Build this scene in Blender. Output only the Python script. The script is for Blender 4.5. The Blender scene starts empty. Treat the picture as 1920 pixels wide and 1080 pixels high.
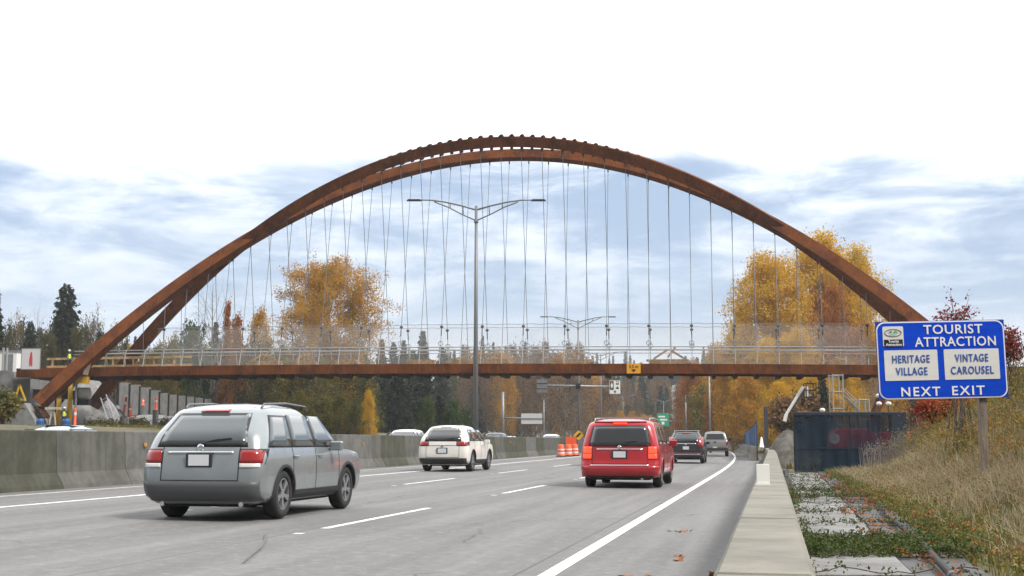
import bpy, bmesh, math, random
import numpy as np
from mathutils import Vector, Matrix

SC = bpy.context.scene
COL = SC.collection
PI = math.pi
R = math.radians

# ------------------------------------------------------------------ camera
F = 2400.0                        # focal length in pixels of the 1920 wide photograph
PITCH = math.atan(286.0 / F)
EYE = 1.23
cam_d = bpy.data.cameras.new('camera')
cam = bpy.data.objects.new('camera', cam_d)
COL.objects.link(cam)
cam_d.sensor_width = 36.0
cam_d.lens = F / 1920.0 * 36.0
cam_d.clip_start = 0.05
cam_d.clip_end = 6000.0
cam.location = (0, 0, EYE)
cam.rotation_euler = (PI / 2 + PITCH, 0, 0)
SC.camera = cam

# ------------------------------------------------------------------ exposure
SC.view_settings.view_transform = 'Standard'
SC.view_settings.look = 'None'
SC.view_settings.gamma = 1.0
SC.view_settings.exposure = 0.28
SC.cycles.max_bounces = 6
SC.cycles.diffuse_bounces = 3
SC.cycles.transparent_max_bounces = 12
SC.cycles.use_denoising = True

# ------------------------------------------------------------------ sky
SUN_EL, SUN_AZ = 50.0, 126.0      # azimuth clockwise from +Y: to the right of the camera and a little behind it
world = bpy.data.worlds.new('World')
SC.world = world
world.use_nodes = True
nt = world.node_tree
nt.nodes.clear()


def N(t, kind, **kw):
    n = t.nodes.new(kind)
    for k, v in kw.items():
        if k.startswith('i_'):
            key = k[2:]
            key = int(key) if key.isdigit() else key.replace('_', ' ')
            n.inputs[key].default_value = v
        else:
            setattr(n, k, v)
    return n


def L(t, a, b):
    t.links.new(a, b)


def mth(t, op, a, b=None, c=None, clamp=False):
    n = t.nodes.new('ShaderNodeMath')
    n.operation = op
    n.use_clamp = clamp
    for i, v in enumerate((a, b, c)):
        if v is None:
            continue
        if hasattr(v, 'node'):
            t.links.new(v, n.inputs[i])
        else:
            n.inputs[i].default_value = v
    return n.outputs[0]


def mixc(t, fac, a, b, mode='MIX'):
    n = t.nodes.new('ShaderNodeMix')
    n.data_type = 'RGBA'
    n.blend_type = mode
    for s, v in ((n.inputs[0], fac), (n.inputs[6], a), (n.inputs[7], b)):
        if hasattr(v, 'node'):
            t.links.new(v, s)
        else:
            s.default_value = v if not isinstance(v, tuple) or len(v) == 4 else (*v, 1)
    return n.outputs[2]


def smooth(t, v, lo, hi):
    n = t.nodes.new('ShaderNodeMapRange')
    n.interpolation_type = 'SMOOTHSTEP'
    t.links.new(v, n.inputs[0])
    n.inputs[1].default_value = lo
    n.inputs[2].default_value = hi
    return n.outputs[0]


sky = N(nt, 'ShaderNodeTexSky', sky_type='NISHITA', sun_disc=False)
sky.sun_elevation = R(SUN_EL)
sky.sun_rotation = R(SUN_AZ)
sky.air_density = 1.2
sky.dust_density = 1.0
tc = N(nt, 'ShaderNodeTexCoord')
sep = N(nt, 'ShaderNodeSeparateXYZ')
L(nt, tc.outputs['Generated'], sep.inputs[0])
elev = sep.outputs['Z']
mp = N(nt, 'ShaderNodeMapping')
mp.inputs['Scale'].default_value = (3.2, 3.2, 13.0)
mp.inputs['Location'].default_value = (1.7, 0.4, 0.35)
L(nt, tc.outputs['Generated'], mp.inputs[0])
n1 = N(nt, 'ShaderNodeTexNoise', i_Scale=1.25, i_Detail=9.0, i_Roughness=0.56, i_Distortion=0.5)
L(nt, mp.outputs[0], n1.inputs['Vector'])
mp2 = N(nt, 'ShaderNodeMapping')
mp2.inputs['Scale'].default_value = (6.5, 6.5, 24.0)
mp2.inputs['Location'].default_value = (0.3, 2.4, 0.9)
L(nt, tc.outputs['Generated'], mp2.inputs[0])
n2 = N(nt, 'ShaderNodeTexNoise', i_Scale=1.5, i_Detail=8.0, i_Roughness=0.62, i_Distortion=0.35)
L(nt, mp2.outputs[0], n2.inputs['Vector'])
# the cloud deck: whole overhead, breaking up into streaks lower down, whole again at the horizon
wob = mth(nt, 'MULTIPLY_ADD', n1.outputs[0], 0.13, -0.065)
e2 = mth(nt, 'ADD', elev, wob)
over = smooth(nt, e2, 0.186, 0.225)
low = mth(nt, 'SUBTRACT', 1.0, smooth(nt, mth(nt, 'ADD', elev, mth(nt, 'MULTIPLY_ADD', n2.outputs[0], 0.06, -0.03)), 0.055, 0.115))
streak = smooth(nt, mth(nt, 'ADD', mth(nt, 'MULTIPLY', n2.outputs[0], 0.62), mth(nt, 'MULTIPLY', n1.outputs[0], 0.38)), 0.42, 0.66)
streak = mth(nt, 'MULTIPLY_ADD', streak, 0.62, 0.0)
lowc = mth(nt, 'MULTIPLY', low, 0.66)
cover = mth(nt, 'MAXIMUM', mth(nt, 'MAXIMUM', over, lowc), streak)
# thin blue sky between the clouds: the sky texture veiled by high haze
veil = mixc(nt, 0.76, sky.outputs[0], (4.3, 5.5, 7.5, 1))
white = mixc(nt, smooth(nt, elev, 0.10, 0.24), (9.0, 9.5, 10.2, 1), (15.5, 15.6, 15.8, 1))
skyc = mixc(nt, cover, veil, white)
# added dimming of the unseen sky behind the camera, darkens arch crown and glass
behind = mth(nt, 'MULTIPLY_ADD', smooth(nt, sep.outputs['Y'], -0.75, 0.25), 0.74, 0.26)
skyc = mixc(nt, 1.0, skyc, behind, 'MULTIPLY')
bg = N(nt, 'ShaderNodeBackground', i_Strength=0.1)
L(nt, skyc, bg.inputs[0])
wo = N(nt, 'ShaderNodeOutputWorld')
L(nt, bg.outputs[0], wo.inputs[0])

# ------------------------------------------------------------------ sun behind thin cloud
sun_d = bpy.data.lights.new('sun', 'SUN')
sun_d.energy = 3.4
sun_d.angle = R(12)
sun_d.color = (1.0, 0.95, 0.87)
sun = bpy.data.objects.new('sun', sun_d)
COL.objects.link(sun)
_sd = Vector((math.sin(R(SUN_AZ)) * math.cos(R(SUN_EL)), math.cos(R(SUN_AZ)) * math.cos(R(SUN_EL)), math.sin(R(SUN_EL))))
sun.rotation_euler = _sd.to_track_quat('Z', 'Y').to_euler()
sun.location = _sd * 200

# ------------------------------------------------------------------ pixel of the photograph -> point at a chosen distance
CP, SP = math.cos(PITCH), math.sin(PITCH)


def P(px, py, Y):
    a, b = (px - 960) / F, (540 - py) / F
    t = Y / (CP - b * SP)
    return Vector((a * t, Y, EYE + (SP + b * CP) * t))


def Pz(px, py, z):
    """the point of the level z seen at that pixel"""
    a, b = (px - 960) / F, (540 - py) / F
    t = (z - EYE) / (SP + b * CP)
    return Vector((a * t, (CP - b * SP) * t, z))


# ------------------------------------------------------------------ materials
MATS = {}


def mat(name, col, rough=0.7, metal=0.0, var=0.0, scale=3.0, coat=0.0, bump=0.0, bscale=40.0, emit=0.0, spec=0.5, col2=None, detail=5.0, alpha=1.0, stretch=None):
    if name in MATS:
        return MATS[name]
    m = bpy.data.materials.new(name)
    m.use_nodes = True
    t = m.node_tree
    b = t.nodes['Principled BSDF']
    b.inputs['Base Color'].default_value = (*col, 1)
    b.inputs['Roughness'].default_value = rough
    b.inputs['Metallic'].default_value = metal
    b.inputs['Coat Weight'].default_value = coat
    b.inputs['Coat Roughness'].default_value = 0.06
    b.inputs['Specular IOR Level'].default_value = spec
    b.inputs['Alpha'].default_value = alpha
    if emit:
        b.inputs['Emission Color'].default_value = (*col, 1)
        b.inputs['Emission Strength'].default_value = emit
    if var or bump:
        tcn = N(t, 'ShaderNodeTexCoord')
        vec = tcn.outputs['Object']
        if stretch:
            mpn = N(t, 'ShaderNodeMapping')
            mpn.inputs['Scale'].default_value = stretch
            L(t, vec, mpn.inputs[0])
            vec = mpn.outputs[0]
    if var:
        nz = N(t, 'ShaderNodeTexNoise', i_Scale=scale, i_Detail=detail, i_Roughness=0.62)
        L(t, vec, nz.inputs['Vector'])
        c2 = col2 or tuple(c * (1 - var) for c in col)
        c1 = col if col2 else tuple(min(1, c * (1 + var)) for c in col)
        L(t, mixc(t, smooth(t, nz.outputs[0], 0.32, 0.68), (*c2, 1), (*c1, 1)), b.inputs['Base Color'])
    if bump:
        nb = N(t, 'ShaderNodeTexNoise', i_Scale=bscale, i_Detail=4.0)
        L(t, vec, nb.inputs['Vector'])
        bp = N(t, 'ShaderNodeBump', i_Strength=bump)
        L(t, nb.outputs[0], bp.inputs['Height'])
        L(t, bp.outputs[0], b.inputs['Normal'])
    MATS[name] = m
    return m


def leafmat(name, cols, trans=0.3, rough=0.6):
    """foliage: every leaf or spray takes its own tone from the list"""
    if name in MATS:
        return MATS[name]
    m = bpy.data.materials.new(name)
    m.use_nodes = True
    t = m.node_tree
    b = t.nodes['Principled BSDF']
    out = t.nodes['Material Output']
    g = N(t, 'ShaderNodeNewGeometry')
    tcn = N(t, 'ShaderNodeTexCoord')
    nz = N(t, 'ShaderNodeTexNoise', i_Scale=0.55, i_Detail=3.0)
    L(t, tcn.outputs['Object'], nz.inputs['Vector'])
    oi = N(t, 'ShaderNodeObjectInfo')
    v = mth(t, 'ADD', mth(t, 'MULTIPLY', g.outputs['Random Per Island'], 0.36), mth(t, 'MULTIPLY_ADD', nz.outputs[0], 1.7, -0.58))
    v = mth(t, 'ADD', v, mth(t, 'MULTIPLY_ADD', oi.outputs['Random'], 0.3, -0.15), clamp=True)
    rp = N(t, 'ShaderNodeValToRGB')
    L(t, v, rp.inputs[0])
    cr = rp.color_ramp
    while len(cr.elements) < len(cols):
        cr.elements.new(0.5)
    for i, c in enumerate(cols):
        cr.elements[i].position = i / (len(cols) - 1)
        cr.elements[i].color = (*c, 1)
    L(t, rp.outputs[0], b.inputs['Base Color'])
    b.inputs['Roughness'].default_value = rough
    b.inputs['Specular IOR Level'].default_value = 0.25
    tr = N(t, 'ShaderNodeBsdfTranslucent')
    L(t, rp.outputs[0], tr.inputs[0])
    mx = N(t, 'ShaderNodeMixShader', i_0=trans)
    L(t, b.outputs[0], mx.inputs[1])
    L(t, tr.outputs[0], mx.inputs[2])
    L(t, mx.outputs[0], out.inputs[0])
    MATS[name] = m
    return m


def netmat(name, col, opacity, rough=0.9):
    """woven mesh or netting, finer than a pixel: lets part of the light through"""
    if name in MATS:
        return MATS[name]
    m = bpy.data.materials.new(name)
    m.use_nodes = True
    t = m.node_tree
    b = t.nodes['Principled BSDF']
    tcn = N(t, 'ShaderNodeTexCoord')
    nz = N(t, 'ShaderNodeTexNoise', i_Scale=0.7, i_Detail=3.0)
    L(t, tcn.outputs['Object'], nz.inputs['Vector'])
    L(t, mixc(t, nz.outputs[0], tuple(c * 0.75 for c in col), tuple(min(1, c * 1.2) for c in col)), b.inputs['Base Color'])
    b.inputs['Roughness'].default_value = rough
    b.inputs['Specular IOR Level'].default_value = 0.1
    L(t, mth(t, 'MULTIPLY_ADD', nz.outputs[0], opacity * 0.35, opacity * 0.82), b.inputs['Alpha'])
    MATS[name] = m
    return m


# ------------------------------------------------------------------ mesh building
class MB:
    def __init__(s):
        s.v, s.f, s.m = [], [], []

    def add(s, vs, fs, mi=0):
        o = len(s.v)
        s.v.extend([tuple(v) for v in vs])
        for f in fs:
            s.f.append(tuple(i + o for i in f))
            s.m.append(mi)
        return s

    def box(s, c, size, rot=None, mi=0, taper=1.0):
        hx, hy, hz = size[0] / 2, size[1] / 2, size[2] / 2
        vs = []
        for z, k in ((-hz, 1.0), (hz, taper)):
            for x, y in ((-hx, -hy), (hx, -hy), (hx, hy), (-hx, hy)):
                v = Vector((x * k, y * k, z))
                if rot is not None:
                    v = rot @ v
                vs.append(v + Vector(c))
        s.add(vs, [(3, 2, 1, 0), (4, 5, 6, 7), (0, 1, 5, 4), (1, 2, 6, 5), (2, 3, 7, 6), (3, 0, 4, 7)], mi)
        return s

    def beam(s, a, b, w, h, up=(0, 0, 1), mi=0):
        """box from a to b, w wide, h high"""
        a, b = Vector(a), Vector(b)
        d = (b - a)
        ln = d.length
        d.normalize()
        side = d.cross(Vector(up))
        if side.length < 1e-4:
            side = d.cross(Vector((1, 0, 0)))
        side.normalize()
        u = side.cross(d)
        rot = Matrix((d, side, u)).transposed()
        return s.box((a + b) / 2, (ln, w, h), rot, mi)

    def tube(s, pts, rad, n=8, mi=0, cap=True):
        pts = [Vector(p) for p in pts]
        k = len(pts)
        if not hasattr(rad, '__len__'):
            rad = [rad] * k
        vs, fs = [], []
        ref = None
        for i, p in enumerate(pts):
            d = (pts[min(i + 1, k - 1)] - pts[max(i - 1, 0)])
            if d.length < 1e-9:
                d = Vector((0, 0, 1))
            d.normalize()
            if ref is None:
                ref = d.cross(Vector((0.3, 0.2, 0.93)))
                if ref.length < 0.05:
                    ref = d.cross(Vector((1, 0, 0)))
            ref = (ref - d * ref.dot(d))
            ref.normalize()
            b = d.cross(ref)
            for j in range(n):
                an = 2 * PI * j / n
                vs.append(p + (ref * math.cos(an) + b * math.sin(an)) * rad[i])
        for i in range(k - 1):
            for j in range(n):
                j2 = (j + 1) % n
                fs.append((i * n + j, i * n + j2, (i + 1) * n + j2, (i + 1) * n + j))
        if cap:
            fs.append(tuple(reversed(range(n))))
            fs.append(tuple((k - 1) * n + j for j in range(n)))
        return s.add(vs, fs, mi)

    def lathe(s, prof, n=20, mat4=None, mi=0):
        """prof: (r, z) pairs, turned about z"""
        vs, fs = [], []
        for r, z in prof:
            for j in range(n):
                a = 2 * PI * j / n
                v = Vector((r * math.cos(a), r * math.sin(a), z))
                vs.append(mat4 @ v if mat4 is not None else v)
        for i in range(len(prof) - 1):
            for j in range(n):
                j2 = (j + 1) % n
                fs.append((i * n + j, i * n + j2, (i + 1) * n + j2, (i + 1) * n + j))
        fs.append(tuple(reversed(range(n))))
        fs.append(tuple((len(prof) - 1) * n + j for j in range(n)))
        return s.add(vs, fs, mi)

    def prism(s, poly, y0, y1, mi=0, fn=None):
        """poly: (x, z) outline, from y0 to y1"""
        k = len(poly)
        vs = [Vector((x, y0, z)) for x, z in poly] + [Vector((x, y1, z)) for x, z in poly]
        if fn:
            vs = [fn(v) for v in vs]
        fs = [tuple(range(k)), tuple(reversed(range(k, 2 * k)))]
        for i in range(k):
            j = (i + 1) % k
            fs.append((i, i + k, j + k, j))
        return s.add(vs, fs, mi)

    def build(s, name, mats, parent=None, smooth=False, loc=None, bevel=0.0, fix=True):
        me = bpy.data.meshes.new(name)
        me.from_pydata(s.v, [], s.f)
        if not isinstance(mats, (list, tuple)):
            mats = [mats]
        for m in mats:
            me.materials.append(m)
        if len(mats) > 1:
            me.polygons.foreach_set('material_index', s.m)
        if fix:
            bm = bmesh.new()
            bm.from_mesh(me)
            bmesh.ops.recalc_face_normals(bm, faces=bm.faces)
            bm.to_mesh(me)
            bm.free()
        if smooth:
            me.polygons.foreach_set('use_smooth', [True] * len(me.polygons))
        me.update()
        o = bpy.data.objects.new(name, me)
        COL.objects.link(o)
        if parent is not None:
            o.parent = parent
        if loc is not None:
            o.location = loc
        if bevel:
            b = o.modifiers.new('bevel', 'BEVEL')
            b.width = bevel
            b.segments = 2
            b.limit_method = 'ANGLE'
        return o


def fastmesh(name, verts, quads, m, parent=None, smooth=False):
    """verts n x 3, quads m x 4 (numpy)"""
    verts = np.asarray(verts, dtype=np.float32)
    quads = np.asarray(quads, dtype=np.int32)
    k = quads.shape[1]
    me = bpy.data.meshes.new(name)
    me.vertices.add(len(verts))
    me.vertices.foreach_set('co', verts.ravel())
    me.loops.add(quads.size)
    me.loops.foreach_set('vertex_index', quads.ravel())
    me.polygons.add(len(quads))
    me.polygons.foreach_set('loop_start', np.arange(0, quads.size, k, dtype=np.int32))
    me.polygons.foreach_set('loop_total', np.full(len(quads), k, dtype=np.int32))
    if smooth:
        me.polygons.foreach_set('use_smooth', np.ones(len(quads), dtype=bool))
    me.update(calc_edges=True)
    me.validate()
    me.materials.append(m)
    o = bpy.data.objects.new(name, me)
    COL.objects.link(o)
    if parent is not None:
        o.parent = parent
    return o


def tag(o, label=None, cat=None, group=None, kind=None):
    if label:
        o['label'] = label
    if cat:
        o['category'] = cat
    if group:
        o['group'] = group
    if kind:
        o['kind'] = kind
    return o


def thing(name, label, cat, loc=(0, 0, 0), rz=0.0, group=None):
    o = bpy.data.objects.new(name, None)
    COL.objects.link(o)
    o.location = loc
    o.rotation_euler = (0, 0, rz)
    o.empty_display_size = 0.3
    return tag(o, label, cat, group)


def dup(root, loc, rz=0.0, scale=None, label=None, group=None, cat=None):
    def cp(o, par):
        c = o.copy()
        COL.objects.link(c)
        if par is not None:
            c.parent = par
        for ch in [x for x in KIDS.get(o.name, [])]:
            cp(ch, c)
        return c
    KIDS = {}
    for o in bpy.data.objects:
        if o.parent is not None and (o.parent == root or o.parent.parent == root):
            KIDS.setdefault(o.parent.name, []).append(o)
    r = cp(root, None)
    r.location = loc
    r.rotation_euler = (0, 0, rz)
    if scale is not None:
        r.scale = scale
    return tag(r, label, cat, group)


_DG = None


def text_mesh(body, size, bold=0.0, sx=1.0, space=1.0, align='CENTER', extrude=0.004):
    """lettering as mesh verts/faces in the xz plane, facing -y, baseline at z=0"""
    cu = bpy.data.curves.new('lettering', 'FONT')
    cu.body = body
    cu.size = size
    cu.offset = bold
    cu.space_character = space
    cu.align_x = align
    cu.extrude = extrude
    cu.resolution_u = 3
    o = bpy.data.objects.new('lettering_source', cu)
    COL.objects.link(o)
    dg = bpy.context.evaluated_depsgraph_get()
    me = bpy.data.meshes.new_from_object(o.evaluated_get(dg))
    vs = [(v.co.x * sx, -v.co.z, v.co.y) for v in me.vertices]
    fs = [tuple(p.vertices) for p in me.polygons]
    bpy.data.objects.remove(o)
    bpy.data.curves.remove(cu)
    bpy.data.meshes.remove(me)
    return vs, fs


def put_text(mb, body, cx, z, height, width, bold=0.0, y=-0.02, mi=0, space=1.0):
    """fit the text to that width and cap height, centred on cx, baseline z"""
    vs, fs = text_mesh(body, 1.0, bold, 1.0, space)
    a = np.array(vs)
    x0, x1 = a[:, 0].min(), a[:, 0].max()
    z0, z1 = a[:, 2].min(), a[:, 2].max()
    kx, kz = width / (x1 - x0), height / (z1 - z0)
    out = [(cx + (v[0] - (x0 + x1) / 2) * kx, y + v[1], z + (v[2] - z0) * kz) for v in vs]
    mb.add(out, fs, mi)


# ------------------------------------------------------------------ where the road runs
RD = 0.2023                       # the road's heading: x gained per metre of y


def dev(y):
    return -0.0003 * max(0.0, y - 45.0) ** 2


def rx(lat, y):
    return RD * y + lat + dev(y)


def rz_(lat):
    return 0.0115 * min(max(-lat, 0.0), 15.8)


def heading(y):
    return math.atan2(-(RD - 0.0006 * max(0.0, y - 45.0)), 1.0)


def sst(a, b, x):
    t = min(1.0, max(0.0, (x - a) / (b - a)))
    return t * t * (3 - 2 * t)


def ground_z(x, y):
    lat = x - RD * y - dev(y)
    z = -0.05
    if lat > 1.6:
        z += 3.6 * sst(2.6, 9.0, lat) * (1 - sst(41, 53, y))
        z += 1.2 * sst(14, 60, lat) * sst(50, 90, y)
    elif lat < 0:
        z += rz_(lat)
        # the site on the far side of the motorway stands higher
        z += 2.1 * sst(-36, -46, lat) if lat < -36 else 0.0
    far = sst(230, 900, y + 0.15 * abs(x)) * 46.0
    z += far * (sst(2, 40, lat) if lat > 0 else sst(-36, -70, lat))
    return z
# ================================================================== ground, road, markings
def ground_sheet():
    ys = np.concatenate([np.arange(-30, 60, 1.0), np.arange(60, 140, 2.5), np.arange(140, 700, 14.0), np.array([800, 1000, 1400, 2000, 3000, 4500.0])])
    ls = np.concatenate([np.array([-3000, -1800, -1000, -600, -400, -300, -240, -190, -150.0]), np.arange(-120, -34, 4.0), np.array([-34, -30, -24, -16, -10, -5, -2, 0]),
                         np.arange(0.5, 12, 0.5), np.arange(12, 40, 3.0), np.array([50, 70, 100, 150, 220, 320, 450, 700, 1200, 2000, 3000.0])])
    vs = []
    for y in ys:
        for l in ls:
            x = rx(l, min(y, 420)) + (RD - 0.2) * max(0, y - 420)
            z = ground_z(x, min(y, 1000))
            r = random.Random(int(x * 7 + y * 131))
            if l > 2.0 and y < 130 or l < -40:
                z += r.uniform(-0.07, 0.07)
            vs.append((x, y, z))
    n = len(ls)
    q = [(i * n + j, i * n + j + 1, (i + 1) * n + j + 1, (i + 1) * n + j) for i in range(len(ys) - 1) for j in range(n - 1)]
    m = mat('soil', (0.12, 0.095, 0.06), 0.95, var=0.5, scale=0.35, col2=(0.07, 0.075, 0.03), bump=0.5, bscale=9)
    return tag(fastmesh('ground', vs, q, m, smooth=True), kind='structure')


ground_sheet()


def strip(name, lats, ys, z0, m, uv=False, seg=None):
    vs, q = [], []
    n = len(lats)
    for y in ys:
        for l in lats:
            vs.append((rx(l, y), y, rz_(l) + z0))
    q = [(i * n + j, i * n + j + 1, (i + 1) * n + j + 1, (i + 1) * n + j) for i in range(len(ys) - 1) for j in range(n - 1)]
    o = fastmesh(name, vs, q, m)
    if uv:
        u = o.data.uv_layers.new(name='along')
        co = np.array([(lats[i % n], ys[i // n]) for i in range(len(vs))], dtype=np.float32)
        idx = np.empty(len(o.data.loops), dtype=np.int32)
        o.data.loops.foreach_get('vertex_index', idx)
        u.data.foreach_set('uv', co[idx].ravel())
    return tag(o, kind='structure')


def asphalt():
    m = bpy.data.materials.new('asphalt')
    m.use_nodes = True
    t = m.node_tree
    b = t.nodes['Principled BSDF']
    uv = N(t, 'ShaderNodeUVMap')
    uv.uv_map = 'along'
    s = N(t, 'ShaderNodeSeparateXYZ')
    L(t, uv.outputs[0], s.inputs[0])
    tcn = N(t, 'ShaderNodeTexCoord')
    fine = N(t, 'ShaderNodeTexNoise', i_Scale=38.0, i_Detail=6.0, i_Roughness=0.75)
    L(t, tcn.outputs['Object'], fine.inputs['Vector'])
    grit = N(t, 'ShaderNodeTexVoronoi', i_Scale=95.0)
    L(t, tcn.outputs['Object'], grit.inputs['Vector'])
    mp_ = N(t, 'ShaderNodeMapping')
    mp_.inputs['Scale'].default_value = (1.6, 0.06, 1)
    L(t, uv.outputs[0], mp_.inputs[0])
    big = N(t, 'ShaderNodeTexNoise', i_Scale=1.3, i_Detail=6.0, i_Roughness=0.6)
    L(t, mp_.outputs[0], big.inputs['Vector'])
    patch = N(t, 'ShaderNodeTexNoise', i_Scale=0.4, i_Detail=5.0)
    L(t, tcn.outputs['Object'], patch.inputs['Vector'])
    # worn wheel paths and the oil line down the middle of each lane
    lane = mth(t, 'FRACT', mth(t, 'DIVIDE', mth(t, 'ADD', s.outputs[0], 2.05), 3.75))
    wv = mth(t, 'COSINE', mth(t, 'MULTIPLY', lane, 4 * PI))
    wear = mth(t, 'MULTIPLY_ADD', wv, 0.5, 0.5)
    c = mixc(t, smooth(t, big.outputs[0], 0.3, 0.72), (0.150, 0.149, 0.149, 1), (0.222, 0.220, 0.218, 1))
    c = mixc(t, mth(t, 'MULTIPLY', wear, 0.38), c, (0.130, 0.128, 0.127, 1))
    c = mixc(t, mth(t, 'MULTIPLY', smooth(t, patch.outputs[0], 0.52, 0.68), 0.25), c, (0.12, 0.12, 0.12, 1))
    c = mixc(t, mth(t, 'MULTIPLY', smooth(t, fine.outputs[0], 0.35, 0.7), 0.45), c, (0.10, 0.10, 0.10, 1))
    c = mixc(t, mth(t, 'MULTIPLY', smooth(t, fine.outputs[0], 0.58, 0.72), 0.5), c, (0.34, 0.335, 0.33, 1))
    mid = N(t, 'ShaderNodeTexNoise', i_Scale=7.0, i_Detail=9.0, i_Roughness=0.8)
    L(t, tcn.outputs['Object'], mid.inputs['Vector'])
    c = mixc(t, mth(t, 'MULTIPLY', smooth(t, mid.outputs[0], 0.50, 0.68), 0.5), c, (0.30, 0.297, 0.293, 1))
    c = mixc(t, mth(t, 'MULTIPLY', smooth(t, mid.outputs[0], 0.48, 0.30), 0.5), c, (0.085, 0.084, 0.084, 1))
    # paving seams beside the lane lines, sealed cracks
    sm = mth(t, 'ABSOLUTE', mth(t, 'SUBTRACT', mth(t, 'FRACT', mth(t, 'DIVIDE', mth(t, 'ADD', s.outputs[0], 2.35), 3.75)), 0.5))
    sm = mth(t, 'GREATER_THAN', sm, 0.4955)
    brk = smooth(t, big.outputs[0], 0.4, 0.5)
    c = mixc(t, mth(t, 'MULTIPLY', mth(t, 'MULTIPLY', sm, brk), 0.6), c, (0.06, 0.06, 0.06, 1))
    vc = N(t, 'ShaderNodeTexVoronoi', i_Scale=0.16, feature='DISTANCE_TO_EDGE')
    wv_ = N(t, 'ShaderNodeVectorMath', operation='ADD')
    nzc = N(t, 'ShaderNodeTexNoise', i_Scale=0.8, i_Detail=4.0)
    L(t, tcn.outputs['Object'], nzc.inputs['Vector'])
    L(t, tcn.outputs['Object'], wv_.inputs[0])
    L(t, nzc.outputs['Color'], wv_.inputs[1])
    L(t, wv_.outputs[0], vc.inputs['Vector'])
    crk = mth(t, 'LESS_THAN', vc.outputs[0], 0.0035)
    c = mixc(t, mth(t, 'MULTIPLY', mth(t, 'MULTIPLY', crk, smooth(t, patch.outputs[0], 0.48, 0.58)), 0.55), c, (0.055, 0.055, 0.055, 1))
    L(t, c, b.inputs['Base Color'])
    b.inputs['Roughness'].default_value = 0.78
    b.inputs['Specular IOR Level'].default_value = 0.35
    bp = N(t, 'ShaderNodeBump', i_Strength=0.35, i_Distance=0.01)
    L(t, mth(t, 'ADD', fine.outputs[0], grit.outputs[0]), bp.inputs['Height'])
    L(t, bp.outputs[0], b.inputs['Normal'])
    return m


ROADY = list(np.arange(-12, 60, 3.0)) + list(np.arange(60, 421, 6.0))
M_ASPH = asphalt()
strip('road', [-33.5, -30, -26, -22, -18, -15.85, -12, -8, -4, -2, 0.0], ROADY, 0.0, M_ASPH, uv=True)

M_PAINT = mat('road_paint', (0.78, 0.78, 0.76), 0.6, var=0.14, scale=6, bump=0.1)
M_WORN = mat('worn_road_paint', (0.66, 0.66, 0.65), 0.7, var=0.3, scale=9)


def line(name, lat, w, y0, y1, m, step=3.0):
    k = max(2, int((y1 - y0) / step) + 1)
    return strip(name, [lat - w / 2, lat + w / 2], list(np.linspace(y0, y1, k)), 0.004, m)


line('road_edge_line', -2.06, 0.15, -8, 420, M_PAINT)
line('road_carpool_line', -12.65, 0.16, -8, 420, M_WORN)
line('road_median_line', -14.75, 0.10, -8, 420, M_WORN)
for lat, y0 in ((-5.98, 5.9), (-9.5, 10.6)):
    y = y0
    while y < 240:
        line('road_lane_dash', lat, 0.125, y, y + 5.2, M_WORN)
        strip('road_marker', [lat - 0.06, lat + 0.06], [y - 1.0, y - 0.86], 0.004, M_PAINT)
        y += 11.35
for lat in (-20.5, -24.2, -28.0):
    y = 30
    while y < 240:
        line('road_lane_dash', lat, 0.125, y, y + 3.5, M_WORN)
        y += 9.0
line('road_edge_line', -31.5, 0.14, 10, 400, M_WORN)
# a skid mark and tar snakes
mb = MB()
skid = mat('rubber_mark', (0.13, 0.13, 0.13), 0.9)
pts = [Pz(px, py, 0.085) for px, py in ((498, 1000), (497, 1013), (488, 1027), (472, 1040), (458, 1052))]
vs = []
for p in pts:
    vs += [p + Vector((-0.012, 0, 0.004)), p + Vector((0.012, 0, 0.004))]
tag(mb.add(vs, [(2 * i, 2 * i + 1, 2 * i + 3, 2 * i + 2) for i in range(len(pts) - 1)]).build('road_skid_mark', skid, fix=False), kind='structure')

# fallen leaves on the shoulder
mleaf = leafmat('fallen_leaf', [(0.20, 0.075, 0.03), (0.30, 0.14, 0.06), (0.16, 0.10, 0.05)], 0.1)
leaf_rng = np.random.default_rng(5)
lv, lq = [], []
for (px, py, n, sp) in ((1057, 987, 3, .05), (1290, 996, 7, .12), (1266, 1043, 4, .07), (1279, 1051, 3, .05), (1180, 1079, 5, .1), (1325, 1076, 2, .05), (1371, 903, 2, .1), (1236, 945, 2, .1)):
    c = Pz(px, py, 0.02)
    for k in range(n):
        p = np.array(c) + np.array([leaf_rng.normal(0, sp), leaf_rng.normal(0, sp), 0])
        s, a = leaf_rng.uniform(.035, .06), leaf_rng.uniform(0, 6.28)
        d1 = np.array([math.cos(a) * s, math.sin(a) * s, leaf_rng.uniform(0, .03)])
        d2 = np.array([-math.sin(a) * s * .7, math.cos(a) * s * .7, leaf_rng.uniform(0, .025)])
        o = len(lv)
        lv += [p - d1, p + d2, p + d1, p - d2]
        lq.append((o, o + 1, o + 2, o + 3))
tag(fastmesh('fallen_leaves', lv, lq, mleaf), 'brown fallen leaves lying on the grey road shoulder', kind='stuff')

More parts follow.
